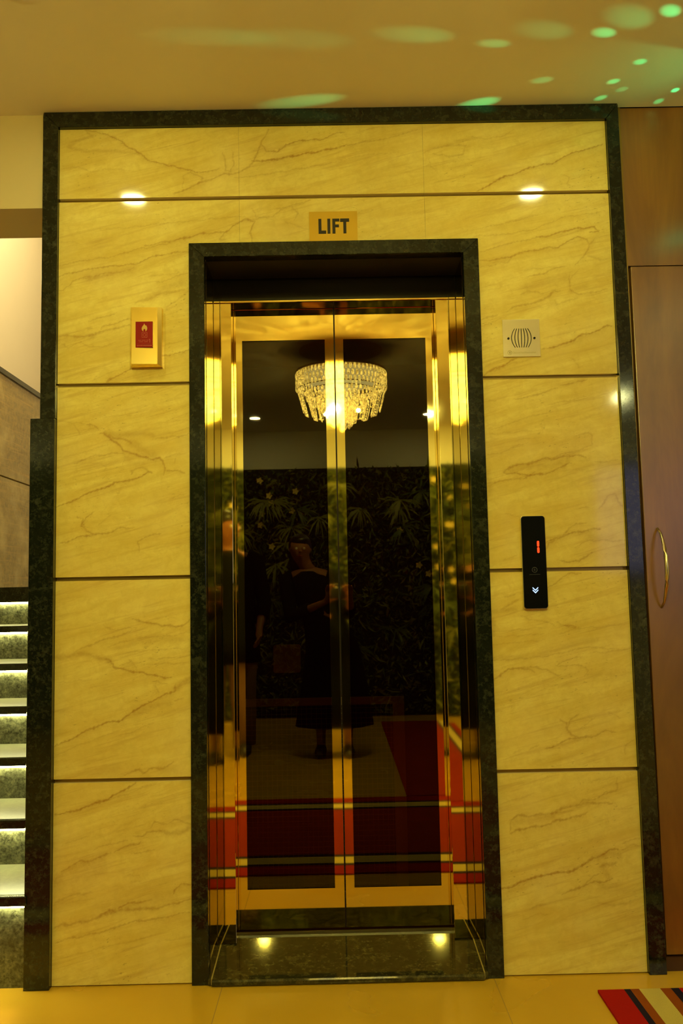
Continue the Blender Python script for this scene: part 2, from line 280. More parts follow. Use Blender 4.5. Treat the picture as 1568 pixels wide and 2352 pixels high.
VEINS=[(5,0.8,"-799 2651 -736 2637 -686 2616 -661 2593 -617 2569 -598 2546 -567 2537 -492 2518 -442 2504 -411 2500 -361 2513"),(12,0.35,"-793 2648 -774 2628 -824 2612 -849 2593 -799 2579 -692 2577 -617 2566"),(5,0.5,"-480 2449 -480 2488 -455 2501 -417 2484 -423 2468 -467 2449 -511 2427"),(6,0.6,"-511 2430 -461 2449 -411 2471 -348 2493 -298 2498 -267 2517 -248 2543 -228 2595 -202 2641"),(5,0.5,"-351 2565 -342 2538 -345 2506 -326 2502 -317 2525 -319 2567"),(5,0.8,"-228 2592 -210 2569 -178 2566 -147 2591 -96 2603 -33 2605 5 2621 42 2630"),(7,0.9,"-257 2537 -216 2536 -166 2543 -109 2554 -53 2563 10 2575 41 2581"),(4,0.4,"-317 2480 -254 2486 -160 2499 -66 2514 40 2532"),(4,0.3,"-873 2521 -817 2527 -780 2510 -705 2518 -630 2507"),(6,0.7,"-604 2259 -542 2271 -480 2281 -424 2296 -381 2299 -340 2301 -319 2324 -281 2342 -253 2335 -266 2297 -257 2264"),(5,0.5,"-344 2301 -362 2276 -344 2279"),(5,0.4,"-312 2327 -256 2342 -194 2350 -168 2373 -131 2382 -112 2359 -125 2333"),(4,0.4,"-259 2377 -244 2351 -194 2341"),(5,0.4,"-193 2373 -143 2382 -87 2397 -68 2403"),(4,0.35,"-747 2318 -660 2320 -567 2331 -455 2339 -331 2350 -281 2352"),(5,0.3,"-169 2340 -107 2313 -82 2306"),(5,0.9,"465 2421 500 2440 558 2472 602 2481 640 2500 710 2512 755 2534 791 2550 838 2559 877 2575"),(8,0.4,"296 2555 341 2571 379 2577 417 2579 435 2576 422 2546 378 2541 328 2551"),(4,0.35,"311 2535 320 2509 332 2492"),(4,0.35,"398 2593 455 2605 506 2598 563 2610 595 2629"),(4,0.5,"26 2579 90 2592 184 2606 242 2622 280 2634"),(3,0.3,"26 2534 120 2552 215 2557"),(4,0.3,"91 2631 154 2643 236 2648"),(4,0.4,"740 2475 765 2465 757 2439 782 2435"),(6,0.9,"650 2266 694 2270 738 2284 788 2293 839 2295 850 2282 825 2279"),(4,0.4,"456 2273 550 2277 645 2292 740 2332 803 2338 876 2349"),(4,0.4,"470 2298 558 2316 659 2340"),(4,0.5,"-876 2197 -844 2206 -818 2211 -780 2217 -734 2223 -699 2226 -664 2239 -620 2250 -570 2258 -535 2265 -494 2278 -468 2287 -441 2292"),(5,0.7,"-879 2161 -856 2170 -821 2177 -786 2185 -757 2189 -716 2194 -675 2197 -640 2199 -614 2209 -582 2222 -553 2229 -518 2232 -494 2239 -462 2235"),(40,0.3,"-786 2154 -733 2168 -687 2176 -640 2181"),(5,0.5,"-876 2118 -861 2117 -852 2128 -838 2136 -829 2151 -800 2157 -757 2165 -716 2173 -681 2174 -649 2184 -626 2202"),(3,0.4,"-809 2154 -774 2155 -733 2163 -693 2170"),(4,0.4,"-573 2138 -547 2142 -518 2149 -489 2163 -462 2172"),(30,0.35,"-582 2090 -553 2113 -524 2125 -489 2136"),(10,0.4,"-634 2073 -594 2084 -553 2101 -518 2107 -477 2112"),(6,0.35,"-533 2059 -501 2076 -474 2100 -460 2112"),(5,0.45,"-779 2014 -750 2026 -715 2033 -692 2041"),(5,0.4,"-790 1989 -767 1995"),(5,0.55,"-741 1988 -733 1997 -707 2004 -678 2014 -646 2022"),(8,0.6,"-874 1967 -842 1971 -819 1966 -796 1966 -773 1971 -744 1980 -715 1988 -686 1993 -646 2002"),(25,0.35,"-874 1955 -837 1958 -799 1963 -764 1971"),(4,0.4,"-877 1944 -857 1943 -842 1931 -825 1940 -802 1948 -779 1933 -744 1932 -692 1946"),(5,0.8,"-726 1817 -715 1828 -692 1837 -669 1848 -643 1859"),(4,0.8,"-549 1899 -524 1903 -495 1907 -475 1912 -462 1920"),(6,0.3,"-547 1929 -518 1940 -463 1954"),(4,0.25,"-877 2276 -845 2278 -810 2272"),(5,0.25,"-778 1818 -735 1841 -692 1854"),(4,0.3,"-591 2158 -547 2163 -509 2167"),(6,0.9,"-876 1427 -846 1435 -817 1449 -783 1466 -746 1478 -711 1489 -694 1500 -660 1504 -631 1509 -608 1519 -591 1532 -579 1527"),(6,0.5,"-579 1529 -602 1542 -622 1544 -645 1536 -639 1533 -645 1521"),(5,0.7,"-784 1685 -770 1683 -756 1677 -744 1666"),(7,0.8,"-744 1656 -729 1656 -712 1639 -689 1623 -671 1603 -648 1591 -625 1585 -602 1576 -579 1569 -559 1575 -547 1563 -541 1545 -542 1522"),(20,0.4,"-726 1657 -689 1651 -645 1650 -614 1652 -579 1647"),(8,0.6,"-726 1654 -700 1640 -666 1634 -643 1623"),(30,0.35,"-645 1623 -617 1605 -585 1587 -573 1578"),(5,0.5,"-821 1560 -795 1574 -764 1583 -735 1587 -706 1591 -671 1592"),(5,0.4,"-825 1685 -813 1668 -805 1656"),(3,0.35,"-813 1665 -782 1670 -753 1672"),(5,0.7,"-541 1535 -516 1533 -492 1531 -475 1524"),(4,0.5,"-579 1634 -544 1636 -518 1644 -498 1638 -463 1652"),(4,0.4,"-544 1572 -515 1583 -492 1588"),(4,0.4,"-513 1556 -504 1574"),(25,0.3,"-654 1577 -645 1559 -602 1558"),(6,0.6,"-811 1394 -794 1388 -797 1365 -785 1353 -762 1340 -736 1339 -705 1346 -682 1357 -659 1357 -636 1358"),(4,0.7,"-760 1408 -783 1391 -794 1376 -788 1362"),(5,0.7,"-865 1313 -831 1321 -808 1332 -774 1336 -745 1340"),(4,0.35,"-751 1364 -728 1381 -705 1401"),(5,0.5,"-619 1278 -622 1316 -602 1327 -579 1332 -553 1339"),(5,0.4,"-524 1446 -501 1453 -475 1460"),(3,0.3,"-530 1288 -493 1296 -465 1302"),(4,0.3,"-874 1651 -819 1656 -761 1670"),(4,0.3,"-876 1581 -818 1589 -761 1608 -718 1619"),(4,0.3,"-874 1698 -834 1692 -776 1685"),(6,0.3,"-875 1787 -858 1789 -835 1798"),(5,0.25,"-833 1551 -775 1562 -740 1561 -720 1544 -735 1532"),(5,0.6,"-721 1816 -707 1829 -689 1837"),(3,0.3,"-671 1554 -663 1577 -668 1589"),(3,0.25,"-631 1711 -718 1710 -805 1691"),(3,0.3,"-550 1686 -515 1694 -463 1690"),(3,0.3,"-530 1650 -486 1661 -463 1668"),(20,0.5,"-876 963 -842 965 -811 973 -791 975 -763 966 -732 958 -709 951"),(6,0.8,"-726 958 -706 951 -698 934 -675 926 -641 917 -602 911 -545 897 -520 897"),(6,0.5,"-814 981 -786 992 -760 1002 -738 1013 -704 1020 -675 1029 -630 1045"),(4,0.4,"-727 1061 -704 1043 -664 1048 -630 1050"),(7,0.7,"-639 1076 -608 1067 -573 1060 -539 1054 -511 1051 -483 1053 -463 1070"),(6,0.85,"-873 697 -848 710 -815 723 -784 739 -748 755 -722 766 -700 767 -678 770 -652 787 -630 800 -602 818 -568 831 -540 844 -509 858 -509 877"),(25,0.4,"-630 793 -588 806 -545 817 -523 822"),(22,0.5,"-506 863 -489 879 -464 890"),(4,0.5,"-681 936 -641 944 -650 953"),(4,0.4,"-641 950 -624 921"),(4,0.5,"-568 887 -568 867 -560 850"),(4,0.4,"-568 887 -531 875"),(5,0.35,"-715 993 -670 1006 -630 1017 -574 1021 -517 1023 -463 1033"),(20,0.25,"-687 987 -630 1005 -545 1012 -463 1010"),(4,0.35,"-602 954 -545 955 -463 960"),(4,0.35,"-602 938 -545 939 -463 940"),(4,0.3,"-672 973 -602 980 -463 985"),(7,0.6,"-666 610 -641 618 -618 623 -602 615 -585 627 -557 625 -532 634 -518 645"),(30,0.25,"-769 607 -727 620 -685 627"),(40,0.25,"-546 627 -518 623 -496 617"),(4,0.3,"-873 672 -812 695 -742 721 -658 750"),(4,0.3,"-714 715 -644 736 -574 762"),(5,0.5,"-512 826 -486 833"),(30,0.2,"-532 695 -509 705 -490 708"),(4,0.25,"-872 887 -813 892 -743 896"),(7,0.9,"-871 497 -847 501 -822 504 -799 509 -788 516 -762 522 -740 530 -717 538 -697 551 -675 558 -652 570 -629 586"),(4,0.3,"-774 531 -709 538 -652 553 -567 585"),(30,0.35,"-868 305 -840 329 -806 347 -767 357 -733 370"),(60,0.25,"-862 294 -820 301 -778 311 -733 335"),(6,0.6,"-849 332 -821 346 -795 359 -761 361 -739 368 -716 378 -705 383"),(5,0.4,"-756 390 -742 401 -722 403 -688 410 -654 418"),(6,0.6,"-694 386 -666 396 -637 405 -620 408 -613 414"),(6,0.6,"-637 429 -609 428 -595 439 -572 441 -553 443"),(18,0.5,"-553 443 -524 434 -490 439 -462 455"),(6,0.5,"-587 452 -572 471 -553 462 -530 465 -510 475 -496 470 -462 461"),(40,0.2,"-538 473 -510 489 -482 494"),(5,0.5,"-643 379 -609 380 -575 389"),(12,0.6,"-869 169 -847 177 -822 179 -791 184 -763 189 -741 195 -724 204 -693 214 -651 216 -609 218 -567 219 -530 227"),(6,0.7,"-727 204 -707 214 -671 226 -651 234 -609 239 -581 241"),(5,0.7,"-530 227 -502 234 -485 239 -460 241"),(50,0.25,"-721 220 -651 229 -581 239 -525 248"),(5,0.6,"-866 129 -827 137 -777 146 -735 153 -693 164 -665 176 -637 182 -595 185 -530 194 -497 202 -469 206"),(5,0.7,"-519 256 -511 270 -491 286 -460 286"),(8,0.45,"-867 242 -842 255 -820 263 -789 264 -764 270"),(4,0.3,"-848 238 -792 246 -750 251"),(60,0.15,"-679 271 -637 273 -567 271"),(5,0.3,"-866 81 -791 95 -707 115 -637 126 -581 141"),(6,0.25,"-542 127 -497 129 -461 139"),(15,0.2,"-687 12 -637 27 -595 45 -573 58"),(5,0.3,"-849 408 -807 421 -762 437"),(8,0.2,"-694 444 -671 460 -632 473"),(4,0.3,"-654 314 -615 318"),(4,0.3,"-648 296 -612 299"),(6,0.7,"465 2192 496 2191 535 2198 565 2201 587 2213 621 2220 657 2224 688 2231 718 2231 740 2243 762 2255 783 2265 801 2261 816 2249 820 2240"),(5,0.5,"841 2263 821 2238 808 2214 792 2192 771 2171"),(30,0.25,"465 2176 510 2185 550 2193"),(4,0.4,"465 2168 498 2176 525 2181 556 2184 565 2196"),(4,0.5,"466 2220 506 2230 543 2242 579 2251 622 2258 665 2266"),(5,0.55,"617 2136 648 2142 672 2146 691 2157 709 2164 737 2168"),(4,0.3,"603 2157 646 2162 703 2166"),(40,0.25,"616 2099 653 2114 704 2116 738 2134"),(7,0.55,"547 2021 571 2039 602 2045 626 2046 656 2058 681 2070 697 2085 718 2088"),(6,0.5,"462 1997 492 2006 516 2014"),(6,0.4,"594 2075 615 2090 657 2080 703 2091"),(4,0.4,"461 1975 497 1990 546 2005"),(5,0.5,"751 2146 750 2121 751 2093 766 2078 808 2077 838 2084 869 2091"),(20,0.25,"754 2084 779 2096 803 2102"),(5,0.35,"750 2121 765 2140 785 2161"),(4,0.3,"840 2113 882 2120"),(8,0.35,"814 2201 852 2188 883 2190"),(6,0.85,"653 1900 677 1902 698 1905 719 1914 753 1924 781 1942 811 1949 841 1958 860 1970 878 1972"),(8,0.8,"467 1816 482 1828 504 1840 534 1850 559 1866 574 1871"),(6,0.3,"498 1831 558 1854 619 1868"),(4,0.3,"468 1844 508 1861 544 1873"),(5,0.35,"701 2057 704 2042 747 2056 777 2065"),(5,0.3,"738 1869 756 1863 767 1838 785 1844"),(30,0.2,"765 1808 826 1831 881 1836"),(4,0.25,"462 2089 507 2098 568 2112"),(8,0.25,"657 1932 697 1943 742 1949"),(6,0.5,"557 1739 600 1745 634 1754 665 1762 697 1773"),(6,0.6,"709 1782 740 1786 762 1792 793 1799"),(4,0.35,"480 1735 502 1737"),(4,0.35,"483 1645 536 1659 582 1677 644 1691 681 1697"),(4,0.35,"465 1562 511 1570 564 1591 598 1602"),(4,0.3,"470 1629 550 1634 611 1639"),(4,0.3,"549 1603 595 1615 635 1614"),(4,0.3,"676 1722 738 1733 800 1747"),(8,0.7,"515 1506 537 1524 561 1532 592 1532 626 1543 653 1550 669 1546 690 1550 715 1554 745 1559 778 1550"),(7,0.7,"515 1506 560 1503 599 1496 636 1500 667 1507 704 1523 723 1535"),(5,0.6,"581 1489 600 1498 615 1507"),(5,0.5,"480 1470 502 1481 529 1484 556 1485 590 1490"),(25,0.3,"530 1514 591 1522 668 1524 714 1538"),(5,0.4,"669 1549 697 1563 730 1566 752 1572 780 1583 799 1589 798 1617 788 1630 751 1618"),(4,0.4,"805 1534 839 1536 876 1540"),(20,0.3,"469 1510 471 1479 473 1454"),(6,0.45,"811 1390 826 1405 840 1429 861 1432 872 1410 886 1385"),(5,0.35,"747 1391 783 1392"),(7,0.7,"639 1284 670 1296 695 1306 719 1313 750 1318 774 1322 811 1326"),(5,0.5,"695 1307 714 1328 735 1340 769 1345"),(6,0.5,"638 1266 651 1281 670 1293"),(35,0.25,"749 1309 794 1299 840 1304"),(5,0.4,"729 1270 766 1288 809 1290 854 1286 887 1288"),(6,0.7,"682 1229 709 1224 739 1226 764 1242 783 1253"),(5,0.3,"516 1380 540 1371 585 1364"),(4,0.3,"504 1233 550 1250"),(5,0.6,"635 1147 664 1159 684 1175 710 1189 748 1189"),(5,0.5,"508 1122 539 1127"),(10,0.5,"496 1084 522 1096 548 1111"),(18,0.4,"467 1075 502 1078 534 1082"),(20,0.4,"463 1053 472 1028 465 1009"),(4,0.4,"549 1061 596 1047 643 1040 658 1024"),(5,0.7,"687 1030 709 1028 722 1023"),(4,0.4,"667 1005 721 1017 659 1040"),(4,0.35,"468 1015 563 1020 627 1025"),(4,0.35,"468 1000 547 1001 626 1006"),(4,0.35,"463 975 530 980 625 987"),(25,0.25,"462 934 544 936 623 944 703 973 783 984"),(5,0.4,"462 928 528 930 623 937 687 948 750 963 876 951"),(4,0.35,"712 1020 785 1022 887 1032"),(5,0.4,"653 909 682 924 705 926 737 935"),(4,0.35,"750 944 813 946 886 954"),(7,0.7,"463 869 489 887 508 899 536 903 565 900 590 891"),(6,0.5,"543 905 596 904 627 894 665 877"),(5,0.45,"653 909 685 905 716 910 738 904 753 891 740 876"),(40,0.2,"765 878 810 881 873 879"),(4,0.2,"467 807 555 827 651 865 747 894"),(7,0.6,"662 745 677 735 682 713 694 698 719 690 750 692 773 699 795 709 826 706"),(5,0.5,"719 759 693 744 683 726"),(6,0.7,"611 660 640 667 662 676 681 687 713 690"),(4,0.3,"720 719 746 734 769 752"),(4,0.35,"807 766 844 747"),(5,0.4,"854 636 856 667 885 681"),(5,0.35,"561 658 590 669"),(5,0.3,"514 647 539 658"),(30,0.15,"614 715 645 726 670 720"),(4,0.2,"492 801 571 817 635 847"),(6,0.3,"467 499 520 512 574 528"),(8,0.6,"495 417 500 451 522 464 557 461 596 466 628 468 656 482 678 488 703 489 735 497 770 494 805 495"),(7,0.7,"498 410 520 423 552 427 587 432 619 436 641 448 676 452 712 460 734 473"),(5,0.5,"621 469 659 471 688 477"),(30,0.3,"507 444 571 453 624 458"),(5,0.5,"706 491 721 504 756 507 778 517 803 526 825 536 825 567"),(5,0.3,"752 559 809 571"),(8,0.85,"461 253 496 256 521 270 564 283 599 289 634 296 662 294 691 307 719 320 741 335 770 343 791 356 820 360"),(30,0.4,"762 339 794 345 822 341"),(14,0.6,"761 309 793 315 814 321"),(20,0.4,"768 309 778 292 787 274"),(7,0.7,"645 232 681 243 709 256 738 264 773 266 798 271"),(5,0.5,"713 259 739 282 760 289"),(25,0.3,"758 248 793 251 807 254"),(6,0.4,"831 375 853 385 884 388"),(5,0.35,"823 352 863 371 883 367"),(35,0.2,"492 244 563 266 619 265"),(6,0.4,"546 192 571 202 595 203"),(5,0.3,"524 163 566 175 605 177"),(8,0.3,"753 204 805 196 858 205"),(30,0.2,"736 384 765 387"),(4,0.3,"465 349 532 365 603 380"),(5,0.3,"788 76 834 85"),(25,0.15,"549 95 573 91 580 78"),(5,0.25,"625 93 660 96"),(4,0.25,"818 475 872 480"),(4,0.3,"451 452 430 452")]
# ================================================================ camera
cam=bpy.data.cameras.new('camera_view'); co=bpy.data.objects.new('camera_view',cam); C.objects.link(co)
F=Vector((.007847,.99571,.092198)); R_=Vector((.999775,-.005995,-.020348)); U=Vector((.019708,-.092337,.995533))
co.matrix_world=Matrix(((R_.x,U.x,-F.x,-.0133),(R_.y,U.y,-F.y,-2.703),(R_.z,U.z,-F.z,1.1431),(0,0,0,1)))
cam.sensor_fit='VERTICAL'; cam.sensor_height=36; cam.lens=30.70; cam.clip_start=.003
bpy.context.scene.camera=co

# ================================================================ room shell
CZ=2.705
def shell(name,boxes,m):
    bm=B()
    for a,b in boxes: bx(bm,a,b)
    return struct(obj(name,bm,m))
shell('floor',[((-3.3,-5.2,-.1),(4.1,.02,0)),((-1.95,.02,-.1),(-.93,.25,0)),((-.93,.02,-.1),(4.1,1.9,0))],'floor')
shell('ceiling',[((-3.3,-5.2,CZ),(4.1,.012,CZ+.1))],'ceiling')
shell('wall_back',[((-3.3,-5.3,0),(4.1,-5.1,CZ))],'white_wall')
shell('wall_left',[((-3.4,-5.2,0),(-3.3,.2,CZ))],'wall_paint')
shell('wall_right',[((4.1,-5.2,0),(4.2,.2,CZ))],'wall_paint')
shell('wall_front_left',[((-3.3,.0,0),(-1.95,.2,CZ))],'wall_paint')
# beam over the stair opening
shell('trim_10',[((-1.95,.004,2.392),(-.932,.235,CZ+.1))],'beam')
# lift shaft wall (behind the marble), with the door opening
shell('wall_front',[((-.93,.014,0),(-.412,.17,2.72)),((.412,.014,0),(.945,.17,2.72)),((-.412,.014,2.26),(.412,.17,2.72)),
    ((-.93,.17,0),(-.80,4.6,4.6)),((.80,.17,0),(.93,1.8,2.72)),((-.80,1.7,0),(.80,1.8,2.72))],'groove')
wf=bpy.data.objects['wall_front']

# ---------------------------------------------------------------- marble tiles, veins inlaid as a colour attribute
def seg_dist(px,pz,pts,wob):
    d=np.full(px.shape,1e3); side=np.zeros(px.shape); t_=np.zeros(px.shape)
    n=len(pts)-1
    for i in range(n):
        ax,az=pts[i]; bx_,bz=pts[i+1]; dx,dz=bx_-ax,bz-az; l2=dx*dx+dz*dz+1e-9
        t=np.clip(((px-ax)*dx+(pz-az)*dz)/l2,0,1)
        ex,ez=px-ax-t*dx,pz-az-t*dz; q=np.hypot(ex,ez)
        k=q<d; d=np.where(k,q,d); t_=np.where(k,(i+t)/n,t_)
        side=np.where(k,np.sign(dx*ez-dz*ex)*(1 if dx>=0 else -1),side)
    return d,side,t_
def wobble(x,z):
    a=sum(np.sin(x*f*1.0+z*g+p)*s for f,g,p,s in ((190,130,.3,.9),(410,-280,1.7,.7),(-620,510,2.9,.5),(90,-160,4.1,1.1)))
    b=sum(np.sin(x*f+z*g+p)*s for f,g,p,s in ((-150,220,1.3,.9),(330,370,.2,.7),(700,-430,3.3,.5),(-110,70,5.,1.1)))
    return a*.0011,b*.0011
VL=[]
for w,s,t in VEINS:
    a=[int(q)/1000 for q in t.split()]; VL.append((w,s,list(zip(a[::2],a[1::2]))))
def tile(x0,x1,z0,z1):
    st=.0026
    def cuts(a,b,ext):
        e=sorted({a,b,*[c for c in ext if a<c<b]}); o=[]
        for p,q in zip(e[:-1],e[1:]):
            n=max(1,int(round((q-p)/st))); o+=list(np.linspace(p,q,n,endpoint=False))
        return np.array(o+[e[-1]])
    xs=cuts(x0,x1,(-.461,.461)); zs=cuts(z0,z1,(2.2605,))
    X,Z=np.meshgrid(xs,zs,indexing='ij'); wx,wz=wobble(X,Z); QX,QZ=X+wx,Z+wz
    vein=np.zeros(X.shape)
    for w,s,pts in VL:
        px=[p[0] for p in pts]; pz=[p[1] for p in pts]; m_=.012+w*.0015
        if max(px)<x0-m_ or min(px)>x1+m_ or max(pz)<z0-m_ or min(pz)>z1+m_: continue
        i0,i1=np.searchsorted(xs,[min(px)-m_,max(px)+m_]); k0,k1=np.searchsorted(zs,[min(pz)-m_,max(pz)+m_])
        if i1<=i0 or k1<=k0: continue
        a,b=QX[i0:i1,k0:k1],QZ[i0:i1,k0:k1]
        d,side,t=seg_dist(a,b,pts,0)
        taper=np.clip(np.minimum(t,1-t)*7,.25,1)
        if w<15:
            sg=w*.00042*(.55+.6*taper)
            v=s*np.exp(-(d/sg)**2)*(.75+.25*taper)
            v=np.maximum(v,s*.42*np.exp(-d/(.0055+w*.0005))*np.where(side<0,1.,.35)*taper)
        else: v=s*.9*np.exp(-(d/(w*.00042))**2)
        vein[i0:i1,k0:k1]=1-(1-vein[i0:i1,k0:k1])*(1-np.clip(v,0,1))
    nx,nz=X.shape; idx=np.arange(nx*nz).reshape(nx,nz)
    f=np.stack([idx[:-1,:-1],idx[1:,:-1],idx[1:,1:],idx[:-1,1:]],-1).reshape(-1,4)
    cx=((X[:-1,:-1]+X[1:,1:])/2).reshape(-1); cz=((Z[:-1,:-1]+Z[1:,1:])/2).reshape(-1)
    keep=~((np.abs(cx)<.461)&(cz<2.2605)); f=f[keep]
    co_=np.stack([X,np.zeros_like(X),Z],-1).reshape(-1,3)
    me=bpy.data.meshes.new('tile_panel')
    me.vertices.add(len(co_)); me.vertices.foreach_set('co',co_.ravel().astype(np.float32))
    me.loops.add(len(f)*4); me.loops.foreach_set('vertex_index',f.ravel().astype(np.int32))
    me.polygons.add(len(f)); me.polygons.foreach_set('loop_start',(np.arange(len(f))*4).astype(np.int32)); me.polygons.foreach_set('loop_total',np.full(len(f),4,np.int32))
    me.update(); me.validate()
    ca=me.attributes.new('vein','FLOAT_COLOR','POINT'); col=np.ones((len(co_),4),np.float32); col[:,:3]=vein.reshape(-1,1)
    ca.data.foreach_set('color',col.ravel())
    bm=B(); bm.from_mesh(me)
    g=.0006
    def slab(a,b,c,d): bx(bm,(a,g,c),(b,.014,d),1)
    if z1>2.2605>z0:
        if x0<-.461: slab(x0,-.461,z0,z1)
        if x1>.461: slab(.461,x1,z0,z1)
        slab(max(x0,-.461),min(x1,.461),2.2605,z1)
    else: slab(x0,x1,z0,z1)
    bm.to_mesh(me); bm.free()
    for p in (M['tile'],M['edge']): me.materials.append(p)
    o=bpy.data.objects.new('tile_panel',me); C.objects.link(o); o.parent=wf; return o
for z0,z1 in ((0.004,.588),(.600,1.196),(1.208,1.804)):
    tile(-.8765,-.461,z0,z1); tile(.461,.8885,z0,z1)
for z0,z1 in ((1.816,2.4075),(2.4195,2.652)):
    tile(-.8765,-.3003,z0,z1); tile(-.2997,.2947,z0,z1); tile(.2953,.8885,z0,z1)
# row four centre strip exists only above the opening: handled by the cut above

# ---------------------------------------------------------------- granite trims
def trim(n,polys,y0,y1,label):
    bm=B()
    for p in polys: prism(bm,p,y0,y1)
    o=struct(obj('trim_%d'%n,bm,'granite',bevel=.0015),label,None); return o
trim(1,[[(-.926,CZ-.001),(.929,CZ-.001),(.889,2.653),(-.877,2.653)]],-.014,.02,'black granite strip along the top of the marble wall')
trim(2,[[(-.926,CZ-.002),(-.8775,2.6535),(-.8775,1.703),(-.926,1.703)]],-.014,.02,'narrow black granite strip at upper left edge')
trim(3,[[(-.953,1.702),(-.8775,1.702),(-.8775,0),(-.953,0)]],-.022,.02,'wider black granite strip at lower left edge')
trim(4,[[(.929,CZ-.002),(.8895,2.6535),(.8895,0.0),(.942,0.0)]],-.014,.02,'black granite strip at right edge')
trim(5,[[(-.461,2.2613),(.461,2.2613),(.412,2.2155),(-.412,2.2155)]],-.012,.03,'granite lintel over the lift door')
trim(6,[[(-.461,2.261),(-.412,2.215),(-.412,0),(-.461,0)]],-.012,.03,'left granite architrave of the lift door')
trim(7,[[(.461,2.261),(.412,2.215),(.412,0),(.461,0)]],-.012,.03,'right granite architrave of the lift door')

# ================================================================ lift doorway
fr=thing('lift_door_frame','gold mirror steel frame around the lift doors under a black header','door frame',(0,.1,0))
for s,lab in ((-1,None),(1,None)):
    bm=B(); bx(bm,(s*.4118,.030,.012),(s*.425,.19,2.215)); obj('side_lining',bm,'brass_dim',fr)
bm=B(); bx(bm,(-.4115,.19,.040),(-.352,.250,2.14)); obj('jamb',bm,'brass',fr,bevel=.001)
bm=B(); bx(bm,(.343,.19,.040),(.4115,.250,2.14)); obj('jamb',bm,'brass',fr,bevel=.001)
box('header',(-.4115,.19,2.1385),(.4115,.252,2.42),'black_gloss',fr,label='glossy black header panel')
bm=B(); prism(bm,[(-.4115,2.130),(.4115,2.130),(.4115,2.1388),(-.4115,2.1388)],.186,.256); obj('header_edge',bm,'brass',fr,bevel=.002,label='bright gold lower edge of header')
# soffit of the opening
box('soffit',(-.425,.030,2.2155),(.425,.19,2.24),'dark_gap',fr)

def leaf(side,x0,x1,gx0,gx1,lab):
    t=thing('lift_door_leaf',lab,'lift door',((x0+x1)/2,.27,.056),'sliding lift door leaves')
    ya,yb=.26,.285; z0,z1,gz0,gz1=.056,2.30,.181,2.0195
    bm=B()
    bx(bm,(x0,ya,z0),(gx0,yb,z1)); bx(bm,(gx1,ya,z0),(x1,yb,z1)); bx(bm,(gx0,ya,z0),(gx1,yb,gz0)); bx(bm,(gx0,ya,gz1),(gx1,yb,z1))
    bmesh.ops.remove_doubles(bm,verts=bm.verts[:],dist=1e-5)
    obj('door_frame',bm,'brass',t)
    box('glass_panel',(gx0+.0005,.2635,gz0+.0005),(gx1-.0005,.270,gz1-.0005),'glass',t,label='dark reflective glass panel')
    box('edge_seal',((x1 if side<0 else x0-.0015),.262,z0),((x1+.0015 if side<0 else x0),.284,z1),'dark_gap',t)
    return t
leaf(-1,-.405,-.0055,-.3225,-.036,'left gold framed lift door leaf with tall dark glass')
leaf(1,-.0005,.405,.0275,.313,'right gold framed lift door leaf with tall dark glass')

# sill: sloping polished granite
bm=B(); prof=[(-.026,.002),(-.030,.007),(-.030,.015),(-.026,.0205),(.2499,.0415),(.2499,.002)]
prism(bm,prof,-.400,.400,'x')
sl=tag(obj('door_sill',bm,'granite_sill',bevel=.001),'sloping polished dark granite sill below the lift doors','door sill')
bm=B(); bx(bm,(-.352,.2500,.03),(.343,.2585,.0500)); bx(bm,(-.352,.2600,.03),(.343,.2640,.0450)); obj('door_track',bm,'alu',sl,label='thin aluminium door track')
for s in (-1,1):
    bm=B(); prism(bm,[(-.020,.004),(-.020,.0222),(.190,.0392),(.190,.004)],s*.3996,s*.4030,'x'); obj('side_joint',bm,'joint',sl,label='pale joint line at sill side')
    bm=B(); prism(bm,[(-.020,.004),(-.020,.0215),(.190,.0385),(.190,.004)],s*.4030,s*.4117,'x'); obj('side_strip',bm,'granite_sill',sl)

# lift car interior seen through the glass
shell('wall_lift_car',[((-.58,.34,0),(-.56,1.69,2.3)),((.56,.34,0),(.58,1.69,2.3)),((-.58,1.68,0),(.58,1.70,2.3)),((-.58,.34,2.3),(.58,1.69,2.32)),((-.58,.30,.0),(.58,1.69,.03))],'car_wall')
mp=thing('mesh_barrier','dull steel framed wire mesh barrier behind the dark door glass','barrier',(-.1,.62,.03))
bm=B()
bx(bm,(-.50,.612,.726),(.232,.632,.753)); bx(bm,(.190,.612,.03),(.232,.632,.726)); bx(bm,(-.50,.612,.03),(-.46,.632,.726)); bx(bm,(-.46,.612,.03),(.190,.632,.05))
obj('barrier_frame',bm,'mesh',mp)
bm=B()
x=-.45
while x<.19: bx(bm,(x-.0005,.6215,.05),(x+.0005,.6225,.726)); x+=.0186
z=.062
while z<.726: bx(bm,(-.46,.6225,z-.0005),(.19,.6235,z+.0005)); z+=.0186
obj('wire_grid',bm,'mesh',mp)
bm=B(); prism(bm,rrect(-.253,.850,-.152,.953,.008),.60,.625); tag(obj('cabin_plate',bm,'pale_box'),'small pale plate glimpsed behind the left door glass','plate')
ld=bpy.data.lights.new('car_fill_light','AREA'); ld.energy=1.0; ld.color=WARM; ld.size=.5; lo=bpy.data.objects.new('car_fill_light',ld); C.objects.link(lo); lo.location=(0,.9,2.28)  # unseen fill light added to brighten the mesh and car walls

